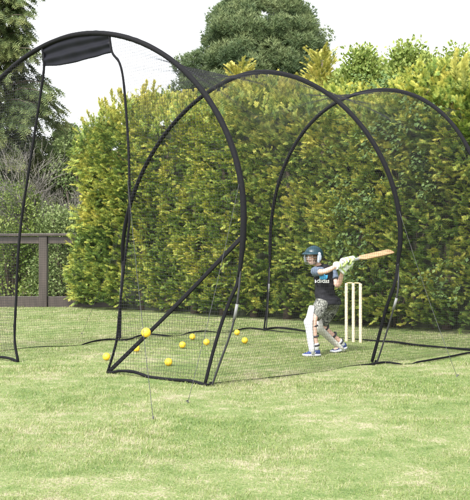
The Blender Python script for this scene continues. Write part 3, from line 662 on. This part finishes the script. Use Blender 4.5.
# --- shrubs and saplings beyond the fence
def shrub(x,Y,H,W,label,mat,leaf,seed,tmpl=LEAF,n=90,name='leafy_shrub',tn=.5,group='shrubs beyond the fence'):
    rs=random.Random(seed); t=thing(name,label,'shrub',(x,Y,0),group); m=MB(); parts=[]
    for i in range(n):
        az=rs.uniform(0,6.28); f=rs.uniform(.1,1); r=W*math.sqrt(rs.random())*(1-.55*f*f); p=(x+math.cos(az)*r,Y+math.sin(az)*r,H*f-.1); rr=rs.uniform(.2,.42)
        if i%3==0: m.tube([(x+.2*math.cos(az)*r,Y,-.1),(x+.5*math.cos(az)*r,Y+.5*math.sin(az)*r,H*f*.5),p],[.035,.02,.006],5)
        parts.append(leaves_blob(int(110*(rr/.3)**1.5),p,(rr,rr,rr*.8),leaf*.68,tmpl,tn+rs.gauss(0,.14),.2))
    m.build('stem',bark,t,True); V,Fc,A=join(parts); mesh_obj('crown',V,Fc,mat,t,attr=A)
def twiggy(x,Y,H,label,seed):
    rs=random.Random(seed); t=thing('bare_twiggy_tree',label,'tree',(x,Y,0)); m=MB()
    def br(p,d,L,r,lv):
        q=p+d*L; mid=p.lerp(q,.5)+Vector((rs.gauss(0,.05),rs.gauss(0,.05),0))*L; m.tube([p,mid,q],[r*.8,r*.65,r*.5],5)
        if lv==0: return
        for _ in range(rs.choice((2,3,4))):
            dd=(d+Vector((rs.gauss(0,.5),rs.gauss(0,.5),rs.gauss(.12,.3)))).normalized(); br(p.lerp(q,rs.uniform(.4,1)),dd,L*rs.uniform(.6,.82),r*.6,lv-1)
    for k in range(3): br(Vector((x+rs.gauss(0,.1),Y,-.1)),Vector((rs.gauss(0,.22),rs.gauss(0,.2),1)).normalized(),H*.36,.045,5)
    m.build('branches',twigm,t,True)
twiggy(at(52,258,21.5).x,21.5,4.3,'bare grey twiggy sapling beyond the fence, right of its post',4)
twiggy(at(27,258,23).x,23.,3.9,'bare grey twiggy sapling beyond the fence, left of its post',8)
gx=lambda p,Y: at(p,258,Y).x
shrub(gx(12,21),21,2.7,1.0,'fresh green shrub filling the left edge beyond the fence rail',limeg,.10,1,tn=.42)
shrub(gx(60,20.6),20.6,2.1,.75,'low green shrub beyond the fence between its post and the hedge',midg,.09,2,tn=.65)
shrub(gx(34,22.5),22.5,1.5,.9,'low brownish green shrub beyond the fence, behind the post',midg,.09,3,tn=.25)
shrub(gx(45,27),27,4.3,1.6,'mid green bushy tree beyond the fence under the small conifer',midg,.13,4,n=110,tn=.55)
shrub(gx(8,28),28,4.6,1.9,'dull green bushy tree beyond the fence behind the lacy spruce',midg,.13,5,n=120,tn=.45)
shrub(gx(82,25),25,4.6,1.5,'green bushy tree beyond the fence, mostly hidden by the hedge end',midg,.12,6,n=110,tn=.6)
shrub(gx(-40,24),24,4.2,2.0,'bushy tree beyond the fence outside the left edge',midg,.13,7,n=100,tn=.5)
# a far tree belt closes the view at eye level
def belt():
    parts=[]
    for i in range(620):
        a=random.uniform(-.55,.62); D=random.uniform(48,56); x=math.sin(a)*D; y=math.cos(a)*D; H=3.2+1.6*mnoise.noise(Vector((a*9,0,0))); z=H*random.random()**.8; r=random.uniform(.6,1.1)
        parts.append(leaves_blob(70,(x,y,z),(r,r,r*.8),.42,LEAF,.4+random.gauss(0,.12),.4))
    V,Fc,A=join(parts); tag(mesh_obj('far_woodland',V,Fc,midg,attr=A),'distant line of trees seen through gaps beyond the fence','woodland',kind='stuff')
belt()
# ------------------------------------------------------------------ the young batter
skinm=simple('fair_skin',(.60,.38,.30),.5,.06,30,spec=.4); skinm.node_tree.nodes['Principled BSDF'].inputs['Subsurface Weight'].default_value=.08
shirtm=simple('black_shirt',(.014,.014,.017),.8,.3,25,bump=.4,spec=.2)
sleevem=simple('heather_blue_grey_sleeve',(.11,.14,.19),.85,.25,90,bump=.3,spec=.2)
padm=simple('white_pad',(.56,.56,.57),.6,.08,30,bump=.2)
padsm=simple('pad_back_straps',(.03,.03,.035),.6,.2,30)
beigem=simple('beige_pad',(.52,.50,.45),.7,.1,30)  # the back-leg pad's own beige
sockm=simple('white_sock',(.72,.72,.74),.9,.08,120)
shoem=simple('navy_blue_trainer',(.025,.045,.16),.5,.25,40)
solem=simple('white_rubber_sole',(.50,.51,.54),.5,.08,40)
helm=simple('dark_teal_helmet',(.008,.034,.047),.38,.15,12)
helw=simple('pale_blue_ear_guard',(.55,.62,.75),.4,.12,40)
grm=simple('steel_grille',(.30,.31,.31),.4,.1,60,metal=.5)
glw=simple('white_glove_padding',(.74,.76,.70),.6,.08,40,bump=.2); gll=simple('lime_glove_padding',(.48,.62,.20),.6,.12,30,bump=.2)
gripm=simple('grey_white_grip',(.50,.51,.52),.6,.12,60,bump=.3)
batm=wood('tan_willow',(.34,.19,.095),(.48,.30,.165),(30,30,3))
hairm=simple('light_brown_hair',(.16,.09,.045),.6,.3,120)
lipm=simple('lips',(.42,.15,.13),.5,.1,30); eyem=simple('eye_white',(.7,.7,.68),.3,.05,30); irism=simple('dark_iris',(.03,.025,.02),.2,.1,30)
camo,n_,b_=nt('camouflage_cloth'); tc=N(n_,'ShaderNodeTexCoord'); v_=N(n_,'ShaderNodeTexNoise'); v_.inputs['Scale'].default_value=26; v_.inputs['Detail'].default_value=2.5; v_.inputs['Distortion'].default_value=1.6
n_.links.new(tc.outputs['Object'],v_.inputs['Vector']); r_=N(n_,'ShaderNodeValToRGB'); r_.color_ramp.interpolation='CONSTANT'; e_=r_.color_ramp.elements; e_[0].position=0; e_[0].color=lin((.035,.035,.032)); e_[1].position=.62; e_[1].color=lin((.33,.33,.30))
for p_,c_ in ((.42,(.11,.115,.10)),(.50,(.22,.22,.195)),(.56,(.07,.07,.062))): q_=e_.new(p_); q_.color=lin(c_)
n_.links.new(v_.outputs['Fac'],r_.inputs[0]); n_.links.new(r_.outputs[0],b_.inputs['Base Color']); b_.inputs['Roughness'].default_value=.85; b_.inputs['Specular IOR Level'].default_value=.2
K=9.5/F
base=gnd(321,354.5); base=Vector((at(322,354,9.5).x,9.5,0))
boy=thing('person','young batter in black shirt, camouflage shorts and teal helmet swinging a bat','person',base)
J={k:at(*v) for k,v in dict(
 headc=(313.6,256.2,9.46), neck=(319,267,9.49), chest=(323.5,274,9.49), waist=(325,290,9.51), pelvis=(328,301,9.50),
 shR=(315.5,271.5,9.42), elR=(324.5,271.5,9.21), wrR=(338,265.3,9.25), shL=(331.5,270.5,9.57), elL=(337.5,285.5,9.46), wrL=(343.2,269.8,9.34),
 hipR=(322.5,304,9.42), knR=(312.8,321,9.30), anR=(316,347.5,9.31), hipL=(333,305,9.57), knL=(321.8,324.6,9.60), anL=(342.5,346.8,9.70)).items()}
J['anR'].z=.075; J['anL'].z=.085
# head frame
Fh=Vector((-.68,-.73,-.05)).normalized(); Uh=(Vector((.05,.02,1))-Fh*Vector((.05,.02,1)).dot(Fh)).normalized(); Rh=Fh.cross(Uh).normalized()   # Rh = his right
HM=Matrix((Rh,Fh,Uh)).transposed(); hc=J['headc']
def hp(x,y,z): return hc+HM@Vector((x,y,z))
b=MB()
# one continuous body
b.ell(hp(0,-.008,.022),(.067,.078,.078),HM); b.ell(hp(0,.018,-.030),(.054,.058,.062),HM); b.ell(hp(0,.035,-.062),(.034,.032,.030),HM)
b.tube([hp(0,.066,.012),hp(0,.080,-.012),hp(0,.074,-.024)],[.006,.010,.009],8,round_ends=True)   # nose
for s in(-1,1): b.ell(hp(s*.030,.058,-.022),(.017,.014,.016),HM); b.ell(hp(s*.069,-.008,-.010),(.008,.016,.024),HM)   # cheeks, ears
b.ell(hp(0,.068,-.044),(.020,.010,.008),HM); b.ell(hp(0,.062,-.064),(.018,.014,.014),HM)
b.tube([hp(0,-.01,-.045),J['neck']+Vector((0,0,.01)),J['neck'].lerp(J['chest'],.6)],[.036,.034,.05],12,round_ends=True)
tw=(J['shL']-J['shR']).normalized()
b.tube([J['shR'].lerp(J['shL'],.06),J['shR'].lerp(J['shL'],.5)+Vector((0,0,.012)),J['shR'].lerp(J['shL'],.94)],[.036,.046,.036],12,round_ends=True)
b.tube([J['chest'],J['waist'],J['pelvis']],[.070,.064,.070],14,round_ends=True,flat=(tw,.0+1.0))
def limb(B,a,c,e,r): B.tube(smoothpts([a,c,e],5),list(np.interp(np.linspace(0,1,11),[0,.12,.42,.5,.62,1],r)),12,round_ends=True)
limb(b,J['shR'],J['elR'],J['wrR'],[.036,.034,.027,.027,.029,.019]); limb(b,J['shL'],J['elL'],J['wrL'],[.036,.034,.027,.027,.029,.019])
limb(b,J['hipR'],J['knR'],J['anR'],[.056,.056,.044,.043,.045,.027]); limb(b,J['hipL'],J['knL'],J['anL'],[.056,.056,.044,.043,.046,.027])
for an,dr in ((J['anR'],Vector((-1,-.25,0)).normalized()),(J['anL'],Vector((-.86,-.5,0)).normalized())):
    b.tube([an,an-Vector((0,0,.035))+dr*.01,an-Vector((0,0,.05))+dr*.10],[.027,.028,.018],10,round_ends=True)
# hands: palm, five fingers closed round the handle
bt0=at(341.5,262.6,9.24); bt1=at(395.5,250.6,9.72); BL=.75; bd=(bt1-bt0).normalized(); bt1=bt0+bd*BL
hR=bt0+bd*.055; hL=bt0+bd*.135
def hand(B,wr,c,glove=None,cuffm=None):
    """palm beside the handle at c, fingers curling round the handle axis bd"""
    toW=(wr-c); pd=(toW-bd*toW.dot(bd)).normalized(); sd=bd.cross(pd).normalized(); cen=c+pd*.034
    r=.0 if glove is None else 1
    B.tube([wr,wr.lerp(cen,.5),cen],[.020+.007*r,.023+.010*r,.026+.008*r],10,round_ends=True)
    return pd,sd,cen
for wr,c in((J['wrR'],hR),(J['wrL'],hL)):
    pd,sd,cen=hand(b,wr,c)
    b.ell(cen,(.030,.018,.030),Matrix((bd,pd,sd)).transposed())
    for k,(off,L) in enumerate(((-.027,.9),(-.010,1.0),(.008,.95),(.025,.8))):
        P=[cen+bd*off+sd*.012]+[c+bd*off+(pd*math.cos(a)+sd*math.sin(a))*.022 for a in np.linspace(.7,.7+3.6*L,6)]
        b.tube(P,[.0085,.0085,.008,.008,.0075,.007,.006],7,round_ends=True)
    P=[cen-bd*.02-sd*.008,c-bd*.028+(pd*.4-sd*.9)*.026,c-bd*.020+(-pd*.5-sd*.8)*.024,c-bd*.010+(-pd*1.0-sd*.1)*.023]
    b.tube(P,[.011,.010,.009,.007],7,round_ends=True)
body=b.build('body',skinm,boy,True,remesh=.0058,smooth_it=3)
# face details and hair
for s in(-1,1):
    e=MB(); e.ell(hp(s*.025,.0655,.004),(.011,.006,.0065),HM,12,8); eo=e.build('eye',eyem,boy,True); MB().ell(hp(s*.025,.0705,.004),(.0052,.0026,.0056),HM,10,6).build('iris',irism,eo,True)
    MB().tube([hp(s*.012,.069,.018),hp(s*.025,.070,.022),hp(s*.040,.062,.018)],.0028,6).build('eyebrow',hairm,boy,True)
m=MB(); m.tube([hp(-.021,.0735,-.043),hp(-.008,.079,-.041),hp(.008,.079,-.041),hp(.021,.0735,-.043)],[.002,.0042,.0042,.002],6); m.tube([hp(-.018,.0735,-.047),hp(0,.0785,-.050),hp(.018,.0735,-.047)],[.002,.0045,.002],6); m.build('mouth',lipm,boy,True)
m=MB()
for k in range(70):
    a=random.uniform(-2.5,2.5); m.tube([hp(.070*math.sin(a),-.01-.078*math.cos(a)*.98,.02),hp(.073*math.sin(a),-.01-.082*math.cos(a),-.015),hp(.066*math.sin(a),-.01-.078*math.cos(a),-.050+random.gauss(0,.006))],[.007,.007,.002],5)
m.build('hair',hairm,boy,True)
# helmet: shell, peak, ear guards, grille
m=MB(); V=[];Fs=[]; nu,nv=36,12; nr=(nv+1)*nu
for lay,off in((0,0),(1,-.006)):
    for i in range(nv+1):
        for j in range(nu):
            a=2*math.pi*j/nu; front=max(0,math.cos(a)); lim=1.60-.34*front+.62*max(0,-math.cos(a)+.35)/1.35; th=lim*i/nv
            rx,ry,rz=.094+off,.109+off,.094+off; rid=1+.018*math.cos(a*2)*0+.02*(abs(math.sin(a))<.18)*(th<1.3)
            V.append(hp(rx*math.sin(th)*math.sin(a)*rid,-.006+ry*math.sin(th)*math.cos(a)*rid,.016+rz*math.cos(th)*rid))
for lay in(0,1):
    o_=lay*nr
    for i in range(nv):
        for j in range(nu): f=(o_+i*nu+j,o_+(i+1)*nu+j,o_+(i+1)*nu+(j+1)%nu,o_+i*nu+(j+1)%nu); Fs.append(f if lay==0 else f[::-1])
for j in range(nu): Fs.append((nv*nu+j,nr+nv*nu+j,nr+nv*nu+(j+1)%nu,nv*nu+(j+1)%nu))
m.add(V,Fs); helmet=m.build('helmet',helm,boy,True)
m=MB(); V=[];Fs=[]; n=15
for lay in(0,-.006):
    for i in range(n):
        a=-1.15+2.3*i/(n-1)
        for t in(0,.5,1): L=.048*math.cos(a*.9)**.7*t if abs(a)<1.5 else 0; V.append(hp((.093+L*.55)*math.sin(a),-.006+(.104+L)*math.cos(a),.046-.010*t-.008*t*t+lay))
for lay in(0,1):
    for i in range(n-1):
        for j in range(2): a=lay*n*3+i*3+j; f=(a,a+1,a+4,a+3); Fs.append(f if lay==0 else f[::-1])
for i in range(n-1): a=i*3+2; Fs.append((a,a+n*3,a+n*3+3,a+3))
m.add(V,Fs); m.build('peak',helm,helmet,True)
for s in(-1,1):
    m=MB(); m.tube([hp(s*.086,.008,.010),hp(s*.087,.012,-.018),hp(s*.079,.022,-.044)],[.038,.036,.024],14,flat=(HM@Vector((0,1,0)),1),round_ends=True)
    # flatten sideways into a plate
    c0=hp(s*.084,0,0); Rv=Rh
    m.v=[tuple(Vector(v)-Rv*((Vector(v)-c0).dot(Rv)*.72)) for v in m.v]; m.build('ear_guard',helw,helmet,True,remesh=.004,smooth_it=2)
m=MB()
for z,w_,d in((-.008,.080,.036),(-.032,.076,.036),(-.054,.068,.032),(-.076,.056,.024)):
    P=[hp(w_*math.sin(a)*1.02,.004+(.088+d)*math.cos(a)**.8,z) for a in np.linspace(-1.35,1.35,17)]; m.tube(P,.0018,6)
for s in(-1,1):
    m.tube([hp(s*.030,.004+.1165,.016),hp(s*.030,.004+.119,-.032),hp(s*.025,.004+.103,-.076)],.0026,6); m.tube([hp(s*.080,.035,.014),hp(s*.078,.035,-.03),hp(s*.055,.03,-.078)],.0028,6)
m.build('grille',grm,helmet,True)
# shirt: body and two short sleeves
m=MB(); up=Vector((0,0,1)); tw2=Vector((tw.x,tw.y,0)).normalized(); fw=tw2.cross(up); fw=-fw if fw.y>0 else fw
def ringtube(B,rings,n=22):
    V=[];Fs=[]
    for c,a,bb,tilt in rings:
        for j in range(n):
            q=2*math.pi*j/n; V.append(c+tw2*a*math.cos(q)+fw*bb*math.sin(q)+up*tilt*math.cos(q))
    for i in range(len(rings)-1):
        for j in range(n): k=i*n+j; l=i*n+(j+1)%n; Fs.append((k,l,l+n,k+n))
    Fs.append(tuple(range(n))[::-1]); Fs.append(tuple(range((len(rings)-1)*n,len(rings)*n))); B.add(V,Fs)
m.tube([J['shR'].lerp(J['shL'],.02),J['shR'].lerp(J['shL'],.5)+Vector((0,0,.014)),J['shR'].lerp(J['shL'],.98)],[.048,.062,.048],14,round_ends=True)
ringtube(m,[(J['chest']+up*.03,.106,.084,0),(J['chest']-up*.04,.114,.092,0),(J['waist']+up*.02,.112,.092,0),(J['waist']-up*.06,.118,.098,0),(J['pelvis']+up*.030,.140,.120,0),(J['pelvis']-up*.034,.156,.136,.002)])
m.tube([J['neck']-up*.02,J['neck']+up*.008],[.052,.044],14)
shirt=m.build('t_shirt',shirtm,boy,True,remesh=.006,smooth_it=5)
dm=shirt.data
for v in dm.vertices:   # cloth folds
    p=v.co; k=mnoise.noise(Vector((p.x*14,p.y*14,p.z*34)))*.006+mnoise.noise(Vector((p.x*30+p.z*20,p.y*30,p.z*12)))*.003; v.co=p+v.normal*k
for nm,a,c,f0 in (('sleeve',J['shR'],J['elR'],.62),('sleeve',J['shL'],J['elL'],.60)):
    m=MB(); e=a.lerp(c,f0); m.tube([a+(a-c).normalized()*.012,a.lerp(c,.3),e],[.054,.050,.048],14,round_ends=False)
    so2=m.build(nm,sleevem,boy,True,remesh=.006,smooth_it=4)
    for v in so2.data.vertices: v.co=v.co+v.normal*(mnoise.noise(v.co*32)*.005)
# chest lettering and emblem, set on the cloth
from mathutils.bvhtree import BVHTree
dg=bpy.context.evaluated_depsgraph_get(); tree=BVHTree.FromPolygons([v.co for v in dm.vertices],[p.vertices for p in dm.polygons])
def onto(pts2,name,mat,px,py,sz,faces,parent=shirt,off=.0035):
    """wrap a flat mark (x right, y up, metres) onto the shirt front"""
    c=at(px,py,9.3); xr=Vector((.985,.17,-.02)).normalized(); zr=Vector((0,0,1)); V=[]
    for x,y in pts2:
        o=c+xr*x*sz+zr*y*sz; d=Vector((-.17,.985,0)).normalized(); hit=tree.ray_cast(o-d*.25,d)
        V.append((hit[0] if hit[0] else o+d*.1)-d*off)
    return mesh_obj(name,V,faces,mat,parent)
whitem=simple('white_print',(.8,.8,.8),.6,.03,30); bluem=simple('sky_blue_print',(.06,.38,.72),.6,.12,60)
cu=bpy.data.curves.new('t','FONT'); cu.body='adidas'; cu.size=1; cu.align_x='CENTER'; cu.offset=.02; cu.resolution_u=3; to=bpy.data.objects.new('t',cu); COL.objects.link(to)
dg=bpy.context.evaluated_depsgraph_get(); tm=bpy.data.meshes.new_from_object(to.evaluated_get(dg)); bm=bmesh.new(); bm.from_mesh(tm); bmesh.ops.triangulate(bm,faces=bm.faces); bmesh.ops.subdivide_edges(bm,edges=bm.edges,cuts=1); bmesh.ops.triangulate(bm,faces=bm.faces)
tp=[(v.co.x,v.co.y) for v in bm.verts]; tf=[tuple(v.index for v in f.verts) for f in bm.faces]; bm.free(); bpy.data.objects.remove(to)
wdt=max(p[0] for p in tp)-min(p[0] for p in tp); onto(tp,'chest_lettering',whitem,324.8,283.0,.158/wdt,tf)
def leafshape(cx,cy,ang,L,W,n=10):
    P=[]
    for k in range(n+1): t=k/n; P.append((W*math.sin(math.pi*t**.8),L*t))
    for k in range(n-1,0,-1): t=k/n; P.append((-W*math.sin(math.pi*t**.8),L*t))
    c,s=math.cos(ang),math.sin(ang); return [(cx+x*c-y*s,cy+x*s+y*c) for x,y in P]
for ang,L in((0,.075),(.78,.066),(-.78,.066)):
    P=leafshape(0,0,ang,L,.021); cx=sum(p[0] for p in P)/len(P); cy=sum(p[1] for p in P)/len(P); pts=P+[(cx+(p[0]-cx)*.5,cy+(p[1]-cy)*.5) for p in P]+[(cx,cy)]; n=len(P)
    Fs=[(i,(i+1)%n,n+(i+1)%n,n+i) for i in range(n)]+[(n+i,n+(i+1)%n,2*n) for i in range(n)]
    onto(pts,'chest_emblem',bluem,326.0,279.6,1,Fs,off=.0035+.001*(ang!=0)+.0006*(ang>0))
# shorts
m=MB(); m.tube([J['pelvis']+up*.035,J['pelvis']-up*.02],[.100,.112],18,round_ends=False,flat=(tw2,1.08))
m.ell(J['pelvis']-up*.015+Vector((.022,.0,0)),(.116,.102,.072))
for h_,k_,e_ in((J['hipR'],J['knR'],.80),(J['hipL'],J['knL'],.98)): m.tube([h_+up*.015,h_.lerp(k_,.5),h_.lerp(k_,e_)],[.080,.072,.058],16)
sh=m.build('shorts',camo,boy,True,remesh=.007,smooth_it=5)
for v in sh.data.vertices: v.co=v.co+v.normal*(mnoise.noise(Vector((v.co.x*22,v.co.y*22,v.co.z*16)))*.007)
# leg pads: tall shield with knee roll, top flap and vertical ribs
def pad(kn,an,fdir,H1,mat,lab,sm):
    """kn, an: leg axis; fdir: the way the shin faces"""
    ax=(kn-an); L=ax.length; ax.normalize(); f=(fdir-ax*fdir.dot(ax)).normalized(); s=ax.cross(f).normalized(); V=[];Fs=[]; n=19; rows=[]
    T=[(-.050,.046,-.006),(0.02,.050,-.006),(L*.35,.055,.0),(L*.75,.060,.004),(L*.93,.064,.012),(L*1.02,.064,.015),(L*1.12,.064,.010),(L*1.14,.062,.001),(L*1.3,.058,-.003),(L+H1*.85,.054,-.004),(L+H1,.034,-.008)]
    tl=J['hipR'] if lab else J['hipL']; thigh=(tl-kn).normalized()
    for sgn,th in((1,.026),(-1,.0)):
        for (h,w_,o_) in T:
            if h<=L: c=an+ax*h
            else: c=kn+(ax*.45+thigh*.55).normalized()*(h-L)
            for j in range(n):
                q=-1+2*j/(n-1); rib=.006*abs(math.cos(q*math.pi*3.5))*(abs(q)<.97) if sgn>0 else 0; R_=.050; ang=q*w_/R_*.95; rr=R_+o_+(th+rib)*(1-abs(q)**5*.6 if sgn>0 else 1)
                V.append(c+f*rr*math.cos(ang)+s*rr*math.sin(ang))
    nr_=len(T)
    for k in(0,1):
        for i in range(nr_-1):
            for j in range(n-1): a=k*nr_*n+i*n+j; F_=(a,a+1,a+n+1,a+n); Fs.append(F_ if k==0 else F_[::-1])
    off=nr_*n
    for i in range(nr_-1):
        for j in(0,n-1): a=i*n+j; Fs.append((a,a+n,a+n+off,a+off))
    for j in range(n-1):
        for i in(0,nr_-1): a=i*n+j; Fs.append((a,a+1,a+1+off,a+off))
    m=MB(); m.add(V,Fs); p=m.build('leg_pad',mat,boy,True); 
    for h in(.035,L*.45,L*.82):
        c=an+ax*h; st=MB(); R_=.041 if h>.05 else .035; P=[c+f*R_*math.cos(a)+s*R_*math.sin(a) for a in np.linspace(1.05,2*math.pi-1.05,18)]; st.tube(P,.010,6,flat=(ax,1.0)); 
        st.v=[tuple(v) for v in st.v]; st.build('strap',padsm,p,True)
    return p
pad(J['knR'],J['anR'],Vector((-.97,-.22,.1)),.175,padm,True,None)
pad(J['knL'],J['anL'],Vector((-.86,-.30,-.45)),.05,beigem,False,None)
# socks and shoes
def shoe(an,dr,tilt,L=.185):
    dr=dr.normalized(); sd=Vector((-dr.y,dr.x,0)).normalized(); M=Matrix((sd,dr,Vector((0,0,1)))).transposed()
    heel=Vector((an.x,an.y,0))-dr*.045
    def q(x,y,z): zz=z+tilt*max(0,(L*.62-y))*1.0; return heel+sd*x+dr*y+Vector((0,0,zz))
    m=MB(); V=[];Fs=[]; n=16
    prof=[(0,.024,.060),(.02,.031,.078),(.05,.034,.082),(.08,.034,.070),(.11,.036,.054),(.14,.037,.044),(.165,.030,.036),(.183,.014,.026)]
    for y,w_,h in prof:
        for j in range(n):
            a=2*math.pi*j/n; x=w_*math.cos(a)*(1.0 if math.sin(a)<0 else .96-.25*(math.sin(a))**2); z=.018+(h-.018)*(.5+.5*math.sin(a)); V.append(q(x,y,z))
    for i in range(len(prof)-1):
        for j in range(n): a=i*n+j; c=i*n+(j+1)%n; Fs.append((a,c,c+n,a+n))
    Fs.append(tuple(range(n))); Fs.append(tuple(range(7*n,8*n))[::-1]); m.add(V,Fs); s_=m.build('shoe',shoem,boy,True,subsurf=1)
    m=MB(); V=[];Fs=[]
    out=[(-.0,-.006),(.022,-.004),(.034,.02),(.036,.06),(.037,.10),(.040,.135),(.034,.165),(.016,.188),(-.016,.188),(-.034,.165),(-.040,.135),(-.036,.10),(-.036,.06),(-.034,.02),(-.022,-.004)]
    for z,g in((.002,0),(.016,.002),(.022,0)):
        for x,y in out: V.append(q(x*(1+g*10),y,z+(.004 if y>.17 else 0)))
    k=len(out)
    for i in range(2):
        for j in range(k): a=i*k+j; c=i*k+(j+1)%k; Fs.append((a,c,c+k,a+k))
    Fs.append(tuple(range(k))); Fs.append(tuple(range(2*k,3*k))[::-1]); m.add(V,Fs); m.build('sole',solem,s_,True)
    for sg in(-1,1):
        for y0 in(.060,.076,.092):
            MB().tube([q(sg*.0365,y0+.012,.024),q(sg*.034,y0,.040),q(sg*.024,y0-.008,.058)],.0028,5).build('stripe',solem,s_,True)
    la=MB()
    for y0 in(.075,.088,.101,.114): hz=.086-(y0-.04)*.42; la.tube([q(-.017,y0,hz-.008),q(0,y0+.003,hz-.001),q(.017,y0,hz-.008)],.0026,5)
    la.build('laces',solem,s_,True)
shoe(J['anR'],Vector((-1,-.20,0)),0); shoe(J['anL'],Vector((-.93,-.36,0)),.30)
for an,kn in((J['anR'],J['knR']),(J['anL'],J['knL'])):
    d=(kn-an).normalized(); MB().tube([an-Vector((0,0,.012)),an+d*.025,an+d*.058],[.033,.031,.034],14).build('sock',sockm,boy,True)
# batting gloves
def glove(wr,c,flip):
    toW=(wr-c); pd=(toW-bd*toW.dot(bd)).normalized(); sd=bd.cross(pd).normalized(); cen=c+pd*.036
    m=MB(); m.ell(cen,(.040,.026,.036),Matrix((bd,pd,sd)).transposed()); m.tube([wr.lerp(cen,.15),cen],[.034,.036],12,round_ends=True)
    g=m.build('batting_glove',glw,boy,True,remesh=.005,smooth_it=3)
    d=(wr-cen).normalized(); cf=MB(); cf.tube([wr.lerp(cen,.30),wr,wr+d*.034],[.036,.039,.044],14); cf.build('cuff',glw,g,True,remesh=.005,smooth_it=2)
    st=MB(); st.tube([wr-d*.004,wr+d*.012],[.0425,.0425],14); st.build('cuff_band',gll,g,True)
    for k,(off,L) in enumerate(((-.030,.9),(-.010,1.0),(.010,.97),(.029,.84))):
        A=np.linspace(.15,.15+3.9*L,5); fg=MB()
        for i in range(4):
            P=[c+bd*off+(pd*math.cos(a)+sd*math.sin(a))*(.034 if i else .038) for a in np.linspace(A[i]+.07,A[i+1]-.07,3)]; fg.tube(P,[.0115,.013,.0115] if i<3 else [.0115,.011,.009],8,round_ends=True)
        fg.build('finger_padding',[glw,gll][(k+flip)%2],g,True)
    th=MB(); P=[cen-bd*.030-sd*.010,c-bd*.034+(pd*.4-sd*.9)*.036,c-bd*.026+(-pd*.5-sd*.8)*.034,c-bd*.014+(-pd*1.0-sd*.15)*.033]
    for i in range(3): th.tube([P[i].lerp(P[i+1],.08),P[i].lerp(P[i+1],.92)],[.0135,.0125],8,round_ends=True)
    th.build('thumb_padding',gll,g,True)
    for z in(-.02,.004,.028):
        bk=MB(); bk.tube([cen+bd*z+pd*.012+sd*.030,cen+bd*z+pd*.028+sd*.004,cen+bd*z+pd*.022-sd*.022],[.009,.011,.009],8,round_ends=True); bk.build('back_padding',[gll,glw][(flip+int(z>0))%2],g,True)
glove(J['wrR'],hR,0); glove(J['wrL'],hL,1)
# ------------------------------------------------------------------ bat
bat=thing('cricket_bat','wooden cricket bat held out level behind the batter in both gloves','bat',(bt0+bd*.3))
HLn=.27; fn=Vector((-.25,-.60,.75)); fn=(fn-bd*fn.dot(bd)).normalized(); sn=bd.cross(fn).normalized()
m=MB(); m.tube([bt0-bd*.008,bt0,bt0+bd*.02,bt0+bd*HLn],[.014,.0175,.016,.0145],14); m.build('handle',gripm,bat,True)
V=[];Fs=[]; S=[(.235,.013,.010,.012),(.262,.022,.012,.016),(.30,.046,.012,.022),(.36,.049,.012,.026),(.52,.049,.012,.036),(.60,.049,.012,.042),(.68,.049,.012,.030),(.735,.047,.011,.018),(.75,.034,.009,.012)]
for t,w_,fr,bk in S:
    c=bt0+bd*t
    for x,y in((-w_,0),(-w_,fr*.8),(-w_*.6,fr),(0,fr*1.05),(w_*.6,fr),(w_,fr*.8),(w_,0),(w_*.5,-bk*.55),(0,-bk),(-w_*.5,-bk*.55)): V.append(c+sn*x+fn*y)
n=10
for i in range(len(S)-1):
    for j in range(n): a=i*n+j; c=i*n+(j+1)%n; Fs.append((a,c,c+n,a+n))
Fs.append(tuple(range(n))); Fs.append(tuple(range((len(S)-1)*n,len(S)*n))[::-1]); m=MB(); m.add(V,Fs); m.build('blade',batm,bat,True,bevel=.003)
